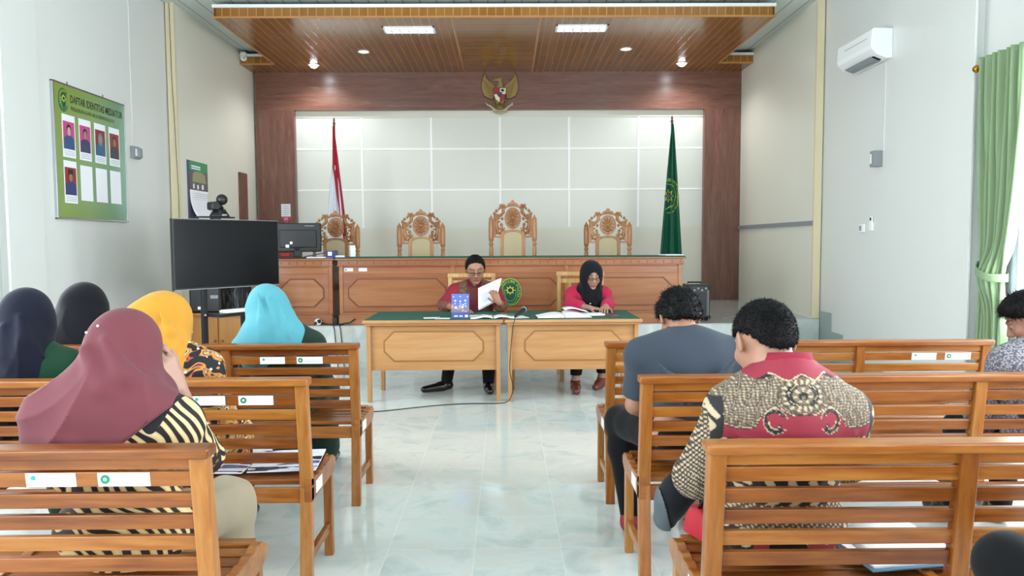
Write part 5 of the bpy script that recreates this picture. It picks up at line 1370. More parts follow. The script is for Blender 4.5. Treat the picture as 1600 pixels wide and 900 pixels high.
# batik prints
def batik(name, kind):
    m, nt, b = newmat(name); v = coords(nt)
    if kind == 'tiger':
        w = noise(nt, coords(nt,(3,3,3)), 1.0, 2); mp = N(nt,'ShaderNodeVectorMath', operation='ADD'); L(nt, v, mp.inputs[0])
        cb_ = N(nt,'ShaderNodeVectorMath', operation='SCALE'); wn = N(nt,'ShaderNodeTexNoise'); wn.inputs['Scale'].default_value = 5; wn.inputs['Detail'].default_value = 1; L(nt, v, wn.inputs[0]); L(nt, wn.outputs['Color'], cb_.inputs[0]); cb_.inputs['Scale'].default_value = 0.16; L(nt, cb_.outputs[0], mp.inputs[1])
        wv = N(nt,'ShaderNodeTexWave', wave_type='BANDS', bands_direction='DIAGONAL'); wv.inputs['Scale'].default_value = 13; wv.inputs['Distortion'].default_value = 1.2; wv.inputs['Detail'].default_value = 1; L(nt, mp.outputs[0], wv.inputs['Vector'])
        st_ = ramp(nt, wv.outputs['Fac'], [(0.0,'#1c1416'),(0.46,'#1c1416'),(0.52,'#d8bb88'),(1.0,'#e2c796')], 'LINEAR')
        vo = N(nt,'ShaderNodeTexVoronoi'); vo.inputs['Scale'].default_value = 38; L(nt, mp.outputs[0], vo.inputs['Vector'])
        mo = ramp(nt, vo.outputs['Distance'], [(0.0,'#d8bb88'),(0.16,'#a8682e'),(0.38,'#17151f'),(1.0,'#17151f')])
        msk = mth(nt,'GREATER_THAN', noise(nt, coords(nt,(5.5,5.5,2.2)), 1.0, 0), 0.56)
        L(nt, mixc(nt, msk, st_, mo), b.inputs['Base Color'])
    elif kind == 'yellow':
        w = noise(nt, v, 13, 1, 0.5, 1.5)
        base = ramp(nt, w, [(0.0,'#15161f'),(0.44,'#15161f'),(0.455,'#c9503a'),(0.475,'#d8a24a'),(0.55,'#d8a24a'),(0.565,'#8c2c3c'),(0.6,'#c8b078'),(0.66,'#efe6d8'),(0.68,'#1b1c28'),(1.0,'#1b1c28')], 'CONSTANT')
        vo = N(nt,'ShaderNodeTexVoronoi'); vo.inputs['Scale'].default_value = 26; L(nt, v, vo.inputs['Vector'])
        dots = mth(nt,'LESS_THAN', vo.outputs['Distance'], 0.16); L(nt, mixc(nt, dots, base, '#e8e0d0'), b.inputs['Base Color'])
    elif kind == 'grey':
        vo = N(nt,'ShaderNodeTexVoronoi'); vo.inputs['Scale'].default_value = 110; L(nt, v, vo.inputs['Vector'])
        w = noise(nt, v, 9, 1, 0.5, 1.0); msk = mth(nt,'GREATER_THAN', w, 0.60)
        c = ramp(nt, vo.outputs['Distance'], [(0.0,'#c9c4ca'),(0.42,'#a49ea8'),(0.62,'#6f6a78'),(1.0,'#5a5565')])
        L(nt, mixc(nt, msk, c, '#33354a'), b.inputs['Base Color'])
    elif kind == 'redman':
        sx = N(nt,'ShaderNodeSeparateXYZ'); L(nt, v, sx.inputs[0])
        ax_ = mth(nt,'ABSOLUTE', sx.outputs[0])
        ck = N(nt,'ShaderNodeTexBrick'); ck.inputs['Scale'].default_value = 16; ck.inputs['Color1'].default_value = (*srgb('#5a1a22'),1); ck.inputs['Color2'].default_value = (*srgb('#7a1c2a'),1); ck.inputs['Mortar'].default_value = (*srgb('#9a4a3c'),1); ck.inputs['Mortar Size'].default_value = 0.03
        mp_ = N(nt,'ShaderNodeMapping'); mp_.inputs['Rotation'].default_value = (PI/2,0,0); L(nt, v, mp_.inputs[0]); L(nt, mp_.outputs[0], ck.inputs['Vector'])
        nz = noise(nt, v, 45, 2, 0.5, 1.0); band = ramp(nt, nz, [(0.42,'#4b3a2c'),(0.5,'#8c6a4c'),(0.58,'#6f5a44')])
        inner = mth(nt,'LESS_THAN', ax_, 0.075); mid = mth(nt,'MULTIPLY', mth(nt,'GREATER_THAN', ax_, 0.075), mth(nt,'LESS_THAN', ax_, 0.145))
        hem = mth(nt,'MULTIPLY', mth(nt,'GREATER_THAN', ax_, 0.20), mth(nt,'LESS_THAN', sx.outputs[2], 0.84))
        c = mixc(nt, inner, '#9a1a30', ck.outputs[0]); c = mixc(nt, mid, c, band); c = mixc(nt, mth(nt,'MULTIPLY', hem, 0.8), c, band)
        L(nt, c, b.inputs['Base Color'])
    b.inputs['Roughness'].default_value = 0.8; bump(nt, b, noise(nt, v, 400, 1), 0.1, 0.001); return m
M['bt_tiger'] = batik('tiger_batik', 'tiger'); M['bt_yellow'] = batik('floral_batik', 'yellow'); M['bt_grey'] = batik('grey_batik', 'grey'); M['bt_red'] = batik('red_woven_shirt', 'redman')

def skin_col(c, R, s, base='#b98468', lip='#9a5548', brow=True, stub=False):
    bc, lc = LIN(base), LIN(lip); dk = LIN('#241814')
    def f(P):
        q = (P-np.asarray(c))@R/s; C = np.tile(bc, (len(P),1))
        n = np.sin(P[:,0]*31+2*np.sin(P[:,2]*23))*np.sin(P[:,2]*27+P[:,1]*19); C *= (1+0.04*n)[:,None]
        def put(mask, c, a=1.0): C[mask] = C[mask]*(1-a)+c*a
        x, y, z = q[:,0], q[:,1], q[:,2]; fr = (y > .05)&(y < .108)&(np.abs(x) < .06)&(np.abs(z) < .09)
        put(fr&((x/.026)**2+((z+.061)/.0125)**2 < 1), lc, .85)
        if brow: put(fr&(np.abs(np.abs(x)-.030) < .019)&(np.abs(z-.027-(0.006-((np.abs(x)-.030)/.02)**2*.006)) < .0038), dk, .8)
        put(fr&(np.abs(np.abs(x)-.029) < .0155)&(np.abs(z+.001+((np.abs(x)-.029)/.0155)**2*-.004) < .0026), dk, .85)
        if stub: put(fr&((x/.028)**2+((z+.044)/.0045)**2 < 1)&(z > -.050), dk, .55)
        ck = fr&(np.abs(np.abs(x)-.040) < .02)&(np.abs(z+.025) < .02); put(ck, LIN('#b5705c'), .25)
        return C
    return f
def hair_sdf(c, R, s, th=0.014, line=None, amp=0.004, seed=0, top=0.0, low=.060):
    line = line or [(-.12,-.062),(-.07,-.045),(-.02,.020),(.03,.030),(.06,.040),(.10,.070)]
    S = SDF(); T = lambda x, y, z: np.asarray(c)+R@(np.array([x, y, z])*s)
    S.el(T(0,-.014,.024), V3(.077,.096,.093)*s+th, R, .02); S.el(T(0,-.045,-.015), V3(low,low,low)*s+th*0.8, R, .03)
    if top: S.el(T(0,.02,.075), V3(.06,.06,.035)*s+top, R, .02)
    S.disp(folds(amp, 110, seed))
    ly, lz = np.array([l[0] for l in line]), np.array([l[1] for l in line])
    def cutf(P, d):
        q = (P-np.asarray(c))@R/s; return np.maximum(d, (np.interp(q[:,1], ly, lz)-q[:,2]+0.003*np.sin(q[:,0]*260)+0.003*np.sin(q[:,1]*310))*s*0.8)
    S.post.append(cutf); return S
def strands(parent, base, verts, c, R, s, n, ln, seed, curly=0.0, width=0.0011):
    rn = np.random.RandomState(seed); idx = rn.randint(0, len(verts), n); P = verts[idx]; q = (P-np.asarray(c))@R/s
    nr = q-np.array([0,-.014,.02]); nr /= np.linalg.norm(nr, axis=1, keepdims=True)
    out = nr@R.T; comb = np.array([0,-.35,-.75])@R.T if not curly else np.zeros(3)
    mb = MB()
    for p, o_, in zip(P, out):
        d = unit(o_*(0.45 if not curly else 0.7)+comb*(0.6)+rn.normal(size=3)*(0.22+curly)); l = ln*rn.uniform(0.5,1.2)
        a = unit(np.cross(d, rn.normal(size=3)))*width; b2 = np.cross(d, a)
        p0 = p-o_*0.003; k = len(mb.v); m_ = p0+d*l*0.55; e = p0+d*l*0.8+unit(d+rn.normal(size=3)*(0.3+curly*1.5)+np.array([0,0,-.3]))*l*0.35
        mb.v += [tuple(p0+a-base), tuple(p0-a*0.5+b2*0.87-base), tuple(p0-a*0.5-b2*0.87-base), tuple(m_+a*.8-base), tuple(m_-a*.4+b2*.7-base), tuple(m_-a*.4-b2*.7-base), tuple(e-base)]
        for t_ in ((0,1,4,3),(1,2,5,4),(2,0,3,5),(3,4,6),(4,5,6),(5,3,6)): mb.f.append([k+i for i in t_]); mb.mi.append(0); mb.sm.append(True)
    o = obj('hair_strands', mb, 'hair', parent, recalc=False); return o
def shoe(name, an, to, mat, parent, base, h=0.006, sole='black'):
    S = SDF(); a = np.asarray(an); t_ = np.asarray(to); d = unit((t_-a)*V3(1,1,0))
    S.rc(a+V3(0,0,-.03)-d*.02, a+V3(0,0,-.040)+d*.07, .045, .046, .02).rc(a+V3(0,0,-.040)+d*.05, V3(t_[0],t_[1],.032)+d*.018, .047, .031, .02).rc(a+V3(0,0,-.005), a+V3(0,0,.012), .046, .046, .02)
    S.cut(V3(0,0,.004), (0,0,-1)).cut(a+V3(0,0,.018), (0,0,1))
    o, _, _ = sobj(name, S, h, mat, parent, base)
    return o
def drape(x0, z0, n, amp, ph=0.0, r0=.07, r1=.30, tw=0.0):
    # folds that fan out downwards from the crown (x0, z0), growing with the distance from it
    def f(P):
        dx, dz = P[:,0]-x0, z0-P[:,2]; r = np.hypot(dx, dz); th = np.arctan2(dx, dz+.05); rp = np.clip((r-r0)/(r1-r0), 0, 1); rp = rp*rp*(3-2*rp)
        t = n*th*.5+tw*r+ph+.5*np.sin(5*th+7*r+ph)+(P[:,1]*4); a = np.abs(np.sin(t)); b = np.abs(np.sin(t*.53+1.7*ph+4*r))
        return amp*rp*((1-a**.7)*1.0+(1-b**.8)*.8-.55)
    return f
def hijab_head(S, c, R, s, opening=False, th=.022, bun=0.0):
    T = lambda x, y, z: np.asarray(c)+R@(np.array([x, y, z])*s)
    S.el(T(0,-.010,.020), V3(.080,.100,.098)*s+th, R, .04); S.el(T(0,.015,-.045), V3(.068,.066,.085)*s+th, R, .05)
    if bun: S.el(T(0,-.085,.0), V3(.055,.045+bun,.055)*s, R, .06)
def hijab_open(S, c, R, s):
    T = lambda x, y, z: np.asarray(c)+R@(np.array([x, y, z])*s)
    S.el(T(0,.130,-.018), V3(.064,.086,.090)*s, R, .006, 's')
# ================================================================== PEOPLE
HS = 1.03
def person_root(J, label): 
    b = V3(J['pel'][0], J['pel'][1], 0.0)
    return thing('person', label, 'person', tuple(b)), b
def full_body(J, c, R, hs=HS, w=1.0, handL=None, handR=None, face=True, ears=True):
    S = SDF(); add_torso(S, J, 0.0, w); S.rc(J['neck']-V3(0,0,.03), np.asarray(c)+R@V3(0,-.03,-.06)*hs, .056, .054, .03)
    add_head(S, c, R, hs, ears, face)
    for sd in 'LR': add_arm(S, J, sd)
    add_legs(S, J, feet=True)
    for sd, hd in (('L', handL), ('R', handR)):
        if hd: hand(S, J['wr'+sd], hd[0], hd[1], hd[2], **(hd[3] if len(hd) > 3 else {}))
        else: hand(S, J['wr'+sd], unit(J['wr'+sd]-J['el'+sd]), (0,0,-1), 1 if (sd == 'L') == (J['toeL'][1] > J['anL'][1]) else -1)
    return S
def trousers(J, o=0.014, k=.03, seed=1, r=1.0):
    S = SDF(); R = torso_frame(J); S.el(J['pel']-V3(0,0,.005), V3(.168+o*.5,.120+o*.5,.098+o*.5), R, k); add_legs(S, J, o, k, r)
    S.disp(folds(.004, 22, seed)); 
    for sd in 'LR': S.cut(J['an'+sd]+V3(0,0,-.005), (0,0,-1)) if False else None
    zc = min(J['anL'][2], J['anR'][2]); return S

# ---- woman in the maroon headscarf, nearest left bench
J = joints(-1.14, 2.17, neckz=.985, lean=-.01, sw=.175, shR=(-.975,2.17,.895), elR=(-.995,2.42,.715), wrR=(-1.025,2.30,.965), elL=(-1.37,2.30,.70), wrL=(-1.20,2.50,.60), hipR=(-1.05,2.20,.55), knR=(-.99,2.58,.50), anR=(-1.00,2.62,.085), toeR=(-.98,2.78,.035))
c = V3(-1.138, 2.20, 1.098); R = rotm(-0.45, 0.40, 0.12)
root, b = person_root(J, 'woman in a maroon headscarf and striped batik dress, cheek resting on her hand')
S = full_body(J, c, R, handR=(V3(-.05,-.06,.16), V3(-.8,.25,.0), -1, dict(curl=.55, s=1.05)), handL=(V3(.1,.2,0), (0,0,-1), 1))
sobj('body', S, .0055, 'skin', root, b, skin_col(c, R, HS, '#c79a86'))
S = SDF(); add_torso(S, J, .014, 1.0, .01); add_arm(S, J, 'R', .016, .020, upto=0.10); add_arm(S, J, 'L', .016, .02, upto=.9)
S.el(J['pel']-V3(0,-.02,.01), V3(.205,.15,.11), None, .06); S.disp(folds(.005, 20, 3)); S.cut((0,0,.470),(0,0,-1))
sobj('dress', S, .008, 'bt_tiger', root, b)
S = SDF()
for sd in 'LR': S.rc(J['hip'+sd], J['kn'+sd], .105, .085, .06).rc(J['kn'+sd], J['an'+sd]+V3(0,0,.03), .085, .085, .05)
S.disp(folds(.006, 30, 5)); S.cut((0,0,.06),(0,0,-1)); S.cut((0,2.28,0),(0,-1,0))
sobj('skirt', S, .009, 'beige', root, b)
S = SDF(); hijab_head(S, c, R, 1.0, th=.012, bun=.0)
S.rc(c+V3(-.02,-.02,-.05), V3(-1.15,2.16,.97), .085, .098, .06)
S.rc(V3(-1.15,2.15,.97), V3(-1.32,2.15,.905), .095, .062, .08).rc(V3(-1.15,2.15,.96), V3(-1.01,2.17,.92), .085, .052, .06)
S.rc(V3(-1.32,2.15,.90), V3(-1.35,2.16,.80), .075, .08, .06)
S.el(V3(-1.17,2.13,.86), V3(.215,.115,.20), None, .06); S.rc(V3(-1.10,2.27,.96), V3(-1.14,2.29,.80), .08, .09, .06)
# fold ridges sweeping from the crown to the shoulder
for a_, b_, c_ in [((-1.19,2.085,1.12),(-1.12,2.055,1.02),(-1.01,2.10,.94)),((-1.13,2.085,1.15),(-1.07,2.07,1.05),(-1.02,2.11,.97)),((-1.30,2.10,.93),(-1.20,2.04,.855),(-1.08,2.05,.85))]:
    S.chain([V3(*a_), V3(*b_), V3(*c_)], [.006,.016,.010], .045)
S.disp(drape(-1.14, 1.20, 12, .020, 0.6, tw=6)); S.disp(folds(.002, 30, 11, (0.3,0,1)))
S.cut(V3(-.973,2.1,.945), (0.62,0,-.75)); S.cut((0,0,.775),(0,0,-1)); S.post.append(lambda P, d: np.maximum(d, -( np.sqrt(((P-V3(-1.035,2.37,.97))**2*np.array([1,1,.5])).sum(1))-.080)))
sobj('headscarf', S, .007, 'hj_maroon', root, b)
for px in ((-1.150,2.082,1.190),(-1.19,2.095,1.17)): obj('pin', MB().ball(tuple(V3(*px)-b), .0035), 'paper', root)
for sd in 'LR': shoe('shoe', J['an'+sd], J['toe'+sd], 'shoe', root, b)

# ---- woman in the yellow headscarf, middle left bench
J = joints(-1.47, 3.17, neckz=.955, sw=.17, lean=.0)
c = V3(-1.482, 3.21, 1.078); R = rotm(-1.05, 0.22, 0)
root, b = person_root(J, 'woman in a yellow headscarf and floral batik dress on the middle left bench')
S = full_body(J, c, R); sobj('body', S, .008, 'skin', root, b, skin_col(c, R, HS, '#c79a86'))
S = SDF(); add_torso(S, J, .022, 1.12, .01); add_arm(S, J, 'R', .02, .024, upto=.9); add_arm(S, J, 'L', .02, .024, upto=.9)
for sd in 'LR': S.rc(J['hip'+sd], J['kn'+sd], .11, .09, .06).rc(J['kn'+sd], J['an'+sd]+V3(0,0,.05), .09, .09, .05)
S.disp(folds(.005, 20, 7)); S.cut((0,0,.06),(0,0,-1)); sobj('dress', S, .010, 'bt_yellow', root, b)
S = SDF(); hijab_head(S, c, R, HS, th=.016, bun=.03)
S.rc(c+V3(0,-.01,-.06), V3(-1.46,3.16,.99), .085, .085, .06)
S.rc(V3(-1.47,3.15,.95), V3(-1.295,3.17,.895), .088, .048, .06).rc(V3(-1.47,3.15,.95), V3(-1.64,3.17,.90), .088, .06, .06)
S.el(V3(-1.48,3.12,.85), V3(.16,.10,.16), None, .06)
for a_, b_, c_ in [((-1.52,3.09,1.10),(-1.46,3.07,1.02),(-1.385,3.10,.985)),((-1.44,3.09,1.13),(-1.41,3.10,1.05),(-1.385,3.13,.985)),((-1.50,3.08,.985),(-1.44,3.07,.975),(-1.37,3.11,.975))]:
    S.chain([V3(*a_), V3(*b_), V3(*c_)], [.006,.014,.008], .03)
S.disp(drape(-1.45, 1.19, 10, .019, 1.0, tw=6)); S.cut(V3(-1.25,3.1,.92), (0.70,0,-.55)); S.cut((0,0,.76),(0,0,-1))
sobj('headscarf', S, .008, 'hj_yellow', root, b)
for sd in 'LR': shoe('shoe', J['an'+sd], J['toe'+sd], 'shoe', root, b, .008)

# ---- woman in the navy headscarf, middle left bench, at the left edge
J = joints(-2.06, 3.17, neckz=.965, sw=.165)
c = V3(-2.07, 3.20, 1.095); R = rotm(0.1, 0.35, 0)
root, b = person_root(J, 'woman in a navy headscarf and dark green top at the left edge')
S = full_body(J, c, R); sobj('body', S, .009, 'skin', root, b, skin_col(c, R, HS, '#c79a86'))
S = SDF(); add_torso(S, J, .018, 1.1, .01); add_arm(S, J, 'R', .022, .022, upto=.9); add_arm(S, J, 'L', .022, .022, upto=.9)
for sd in 'LR': S.rc(J['hip'+sd], J['kn'+sd], .11, .09, .06).rc(J['kn'+sd], J['an'+sd]+V3(0,0,.05), .09, .09, .05)
S.disp(folds(.005, 20, 8)); S.cut((0,0,.06),(0,0,-1)); sobj('dress', S, .010, 'sl_green', root, b)
S = SDF(); hijab_head(S, c, R, HS, th=.017)
S.rc(c+V3(0,-.01,-.06), V3(-2.06,3.15,.99), .098, .11, .07).rc(V3(-2.06,3.15,.95), V3(-1.955,3.14,.90), .10, .07, .06).rc(V3(-2.06,3.15,.95), V3(-2.21,3.16,.90), .10, .07, .06)
S.el(V3(-2.08,3.11,.80), V3(.165,.10,.26), None, .06)
for a_, b_, c_ in [((-2.02,3.08,1.12),(-1.99,3.06,1.02),(-1.93,3.08,.95)),((-2.08,3.06,1.08),(-2.06,3.03,.95),(-2.0,3.03,.85))]: S.chain([V3(*a_), V3(*b_), V3(*c_)], [.006,.014,.008], .03)
S.disp(drape(-2.07, 1.21, 10, .022, 2.0, tw=3)); S.cut((0,0,.60),(0,0,-1)); sobj('headscarf', S, .009, 'hj_navy', root, b)
for sd in 'LR': shoe('shoe', J['an'+sd], J['toe'+sd], 'shoe', root, b, .009)

# ---- woman in the black headscarf, farthest left bench
J = joints(-2.38, 4.17, neckz=.94, sw=.165)
c = V3(-2.39, 4.20, 1.055); R = rotm(-0.1, 0.45, 0)
root, b = person_root(J, 'woman in a black headscarf on the farthest left bench, head bowed')
S = full_body(J, c, R); sobj('body', S, .010, 'skin', root, b, skin_col(c, R, HS, '#c79a86'))
S = SDF(); add_torso(S, J, .018, 1.1, .01); add_arm(S, J, 'R', .022, .022, upto=.9); add_arm(S, J, 'L', .022, .022, upto=.9)
for sd in 'LR': S.rc(J['hip'+sd], J['kn'+sd], .11, .09, .06).rc(J['kn'+sd], J['an'+sd]+V3(0,0,.05), .09, .09, .05)
S.cut((0,0,.06),(0,0,-1)); sobj('dress', S, .011, 'trouser', root, b)
S = SDF(); hijab_head(S, c, R, HS, th=.028, bun=.015)
S.rc(c+V3(0,-.02,-.05), V3(-2.38,4.15,.97), .115, .125, .07).el(V3(-2.38,4.13,.88), V3(.20,.12,.17), None, .08)
S.disp(drape(-2.38, 1.19, 9, .018, 0.3, tw=-4)); S.cut((0,0,.76),(0,0,-1)); sobj('headscarf', S, .009, 'hj_black', root, b)
for sd in 'LR': shoe('shoe', J['an'+sd], J['toe'+sd], 'shoe', root, b, .009)

# ---- woman in the turquoise headscarf, farthest left bench
J = joints(-1.27, 4.17, neckz=.915, sw=.165)
c = V3(-1.365, 4.23, 1.045); R = rotm(0.55, 0.45, -0.15)
root, b = person_root(J, 'woman in a turquoise headscarf and dark green top, by the television')
S = full_body(J, c, R); sobj('body', S, .009, 'skin', root, b, skin_col(c, R, HS, '#c79a86'))
S = SDF(); add_torso(S, J, .02, 1.15, .01); add_arm(S, J, 'R', .024, .024, upto=.9); add_arm(S, J, 'L', .024, .024, upto=.9)
for sd in 'LR': S.rc(J['hip'+sd], J['kn'+sd], .11, .09, .06).rc(J['kn'+sd], J['an'+sd]+V3(0,0,.05), .09, .09, .05)
S.disp(folds(.005, 20, 9)); S.cut((0,0,.06),(0,0,-1)); sobj('dress', S, .010, 'sl_darkgreen', root, b)
S = SDF(); hijab_head(S, c, R, HS, th=.020)
S.rc(c+V3(.0,-.02,-.04), V3(-1.33,4.15,.93), .10, .11, .07).rc(V3(-1.34,4.14,.92), V3(-1.17,4.14,.845), .10, .05, .06).rc(V3(-1.34,4.14,.92), V3(-1.50,4.15,.845), .09, .05, .06)
S.rc(c+V3(.03,-.03,.02), V3(-1.19,4.12,.92), .075, .06, .08).rc(V3(-1.20,4.12,.92), V3(-1.135,4.13,.82), .065, .05, .05)
S.el(V3(-1.33,4.12,.82), V3(.17,.10,.17), None, .06)
for a_, b_, c_ in [((-1.37,4.09,1.14),(-1.33,4.05,1.0),(-1.27,4.03,.86)),((-1.32,4.10,1.12),(-1.27,4.06,.98),(-1.21,4.05,.86))]: S.chain([V3(*a_), V3(*b_), V3(*c_)], [.006,.015,.012], .025)
S.disp(drape(-1.38, 1.18, 11, .020, 1.4, tw=4)); S.cut((0,0,.72),(0,0,-1)); sobj('headscarf', S, .008, 'hj_teal', root, b)
for sd in 'LR': shoe('shoe', J['an'+sd], J['toe'+sd], 'shoe', root, b, .009)

# ---- man in the slate polo shirt, middle right bench
J = joints(.80, 3.17, neckz=.985, sw=.195, lean=.09, elL=(.575,3.26,.69), wrL=(.66,3.50,.60), elR=(1.03,3.28,.70), wrR=(.93,3.50,.62), hipL=(.71,3.22,.55), knL=(.565,3.60,.535), anL=(.60,3.52,.085), toeL=(.66,3.70,.035))
c = V3(.785, 3.34, 1.070); R = rotm(0.12, 0.62, 0)
root, b = person_root(J, 'man in a slate grey polo shirt with curly black hair, seen from behind')
S = full_body(J, c, R, w=1.15, handL=(V3(.3,.8,-.3), V3(.2,0,-1), 1), handR=(V3(-.3,.8,-.2), V3(0,0,-1), -1)); sobj('body', S, .0065, 'skin', root, b, skin_col(c, R, HS, '#b98468'))
S = SDF(); add_torso(S, J, .017, 1.17, .015, k=.06); add_arm(S, J, 'L', .018, .026, upto=0); add_arm(S, J, 'R', .018, .026, upto=0)
S.chain([V3(.62,3.10,.93),V3(.70,3.06,.84),V3(.76,3.06,.72)], [.004,.012,.004], .04).chain([V3(.98,3.10,.93),V3(.90,3.06,.84),V3(.86,3.06,.72)], [.004,.012,.004], .04)
S.disp(folds(.0045, 18, 61)); S.cut(J['elL']+V3(0,0,.045), (-.1,.25,-1)); S.cut((0,0,.475),(0,0,-1)); sobj('polo_shirt', S, .007, 'polo', root, b)
cn = J['neck']+V3(-.005,.035,.035)
o = obj('collar', MB().grid(lambda u, v: tuple(cn-b+V3((.070+.012*(1-v))*math.cos(2*PI*u), (.062+.012*(1-v))*math.sin(2*PI*u)+.012*v, -.03+.045*v-.012*math.sin(2*PI*u))), 32, 4, close_u=True), 'polo', root); o.modifiers.new('t','SOLIDIFY').thickness = .004
S = trousers(J); S.cut((0,0,.085),(0,0,-1)); sobj('trousers', S, .009, 'trouser', root, b)
H = hair_sdf(c, R, HS, .016, amp=.005, seed=5, line=[(-.12,-.060),(-.07,-.045),(-.02,.012),(.03,.025),(.06,.040),(.10,.065)]); ho, hv, _ = sobj('hair', H, .006, 'hair', root, b); strands(ho, b, hv, c, R, HS, 2600, .022, 7, curly=.6, width=.0016)
for sd in 'LR': s_ = shoe('shoe', J['an'+sd], J['toe'+sd], 'shoe_red', root, b, .007); s_['label'] = 'red canvas shoe'

# ---- man in the red and beige batik shirt, nearest right bench
J = joints(.825, 2.17, neckz=1.03, sw=.172, lean=-.02, shL=(.665,2.155,.925), shR=(1.00,2.155,.915), elL=(.575,2.22,.70), wrL=(.68,2.44,.60), elR=(1.08,2.30,.72), wrR=(.95,2.48,.62),
           hipL=(.74,2.20,.55), knL=(.93,2.62,.62), anL=(.70,2.60,.525), toeL=(.62,2.62,.44), knR=(.98,2.60,.50), anR=(.95,2.62,.085), toeR=(.97,2.80,.035))
c = V3(.782, 2.225, 1.112); R = rotm(0.18, 0.42, 0.04)
root, b = person_root(J, 'man in a red and beige batik shirt with short black hair, ankle crossed over knee')
S = SDF(); add_torso(S, J, 0, 1.15); S.rc(J['neck']-V3(0,0,.03), c+R@V3(0,-.03,-.06)*HS, .062, .060, .03); add_head(S, c, R, HS)
for sd in 'LR': add_arm(S, J, sd)
hand(S, J['wrL'], V3(.5,.6,-.3), V3(.2,0,-1), 1); hand(S, J['wrR'], V3(-.5,.6,-.2), V3(0,0,-1), -1)
add_legs(S, J); S.rc(J['anL'], J['toeL'], .036, .030); S.rc(J['anR']+V3(0,0,-.03), J['toeR'], .036, .026)
sobj('body', S, .0055, 'skin', root, b, skin_col(c, R, HS, '#bd8a70'))
S = SDF(); add_torso(S, J, .014, 1.10, .01, k=.05); add_arm(S, J, 'L', .018, .026, upto=.25); add_arm(S, J, 'R', .018, .026, upto=.55)
S.rc(J['neck']+V3(0,0,-.02), J['neck']+V3(-.005,.0,.01), .082, .074, .04)
S.chain([V3(.66,2.06,.86),V3(.76,2.05,.80),V3(.85,2.055,.76)], [.003,.010,.003], .035).chain([V3(1.0,2.06,.86),V3(.93,2.05,.80),V3(.86,2.055,.72)], [.003,.010,.003], .035)
S.disp(folds(.0035, 18, 71)); S.cut((0,0,.475),(0,0,-1)); S.cut(J['neck']+V3(0,-.03,.045), (0,.35,1))
def batik_paint(P):
    K = .00057; a = (P[:,0]-.835)/K; bq = (P[:,2]-.985)/K; A = np.abs(a); n = len(P)
    red, beige, brown, cream, blk = LIN('#a52842'), LIN('#877866'), LIN('#594639'), LIN('#cfbd9c'), LIN('#17161d')
    C = np.tile(red, (n,1))
    def put(m, c): C[m] = c
    # yoke
    lower = np.interp(A, [0,60,100,115,150,200,230,300,450,600], [-92,-100,-80,-62,-70,-110,-170,-178,-135,-90])
    yoke = (bq > lower)
    th = np.arctan2(bq+420, A-60); rr = np.hypot(bq+420, A-60)
    C[yoke] = beige
    leaf = np.sin((A*0.8+bq)*.23+1.5*np.sin(bq*.05))*np.sin((A*.5-bq)*.26)
    put(yoke&(leaf > .58), cream); put(yoke&(leaf < -.45), brown)
    ban = np.abs(((A*0.75+bq*0.55+0.0007*A*A)/64)%1-0.5); put(yoke&(ban < .17), brown); put(yoke&(ban > .10)&(ban < .13), LIN('#a89a84')); put(yoke&(ban < .035), LIN('#a89a84'))
    edge = yoke&(bq < lower+16); put(edge, brown); put(yoke&(bq < lower+10)&(bq > lower+5), cream); put(yoke&(bq < lower+4), blk)
    # centre flower
    r = np.hypot(a/118, bq/88); t = np.arctan2(bq/88, a/118); pet = 1+.06*np.cos(14*t)
    inm = r < pet*1.0; put(inm, brown); put(inm&(r < pet*.93), beige)
    pp = np.cos(18*t+3*r); put(inm&(r < pet*.88)&(r > .55)&(pp > .15), cream); put(inm&(r < pet*.86)&(pp < -.8), brown)
    put(inm&(np.abs(r-.55) < .035), brown)
    U = (np.abs(r-.60) < .13)&(np.abs(a) > 30)&(bq < 48)&(bq > -52); put(U, blk); put(U&(np.sin(t*42) > .75)&(np.abs(r-.6) < .05), cream)
    put((r < .42), beige); put((r < .42)&(np.cos(7*t+PI/2) > .35)&(r > .16), cream); put((np.hypot(a, (bq+5)*1.3) < 26), blk); put(np.hypot(a, bq+12) < 10, beige)
    # scrolls
    for s in (-1, 1):
        x, y = (a*s-138)/52, (bq+128)/62; r2 = np.hypot(x, y); t2 = np.arctan2(y, -x)
        sp = (r2 > .62+.10*t2/PI)&(r2 < 1.05+.05*np.cos(22*t2))&~((x < .05)&(y > -.2)&(y < 0.45)&(x > -1.5)&(r2 < .95)&(x < -.2))
        sp &= ~((x < 0)&(y < .05)&(y > -.55)); put(sp, blk); put(sp&((r2 > .97)|(r2 < .66)), cream); put(sp&(np.cos(26*t2) > .88), beige)
        h = np.hypot(x+.30, y+.42) < .20; put(h, blk); put(np.hypot(x+.30, y+.42) < .07, cream)
    # collar, red with dark points under it
    put(bq > 78+10*np.cos(a*.05), blk); put((bq > 84+14*np.cos(a*.045)), red); put((np.abs(bq-84-14*np.cos(a*.045)) < 3.5)&(A < 150), cream)
    # sleeves: black with cream flames, then small dots
    for s in (-1, 1):
        m = (a*s > 372)&(bq < -20-0.2*(A-372)); w1 = np.sin(A*.055+2.2*np.sin(bq*.028)+1)*np.sin(bq*.030+1.2*np.sin(A*.05)); put(m, blk); put(m&(w1 > .18), cream)
        m2 = m&(a*s > 440-0.10*(-bq-60).clip(0)); w2 = np.sin(A*.26)*np.sin(bq*.26+A*.1); put(m2, brown); put(m2&(w2 > .25), cream); put(m2&(w2 < -.55), blk)
    # lower back: flowers, then dark hem bands
    low = (bq < -235)&(A < 372); fl = np.sin(a*.045+1.3*np.sin(bq*.03))*np.sin(bq*.040); put(low&(fl > .62), cream); put(low&(fl > .84), red)
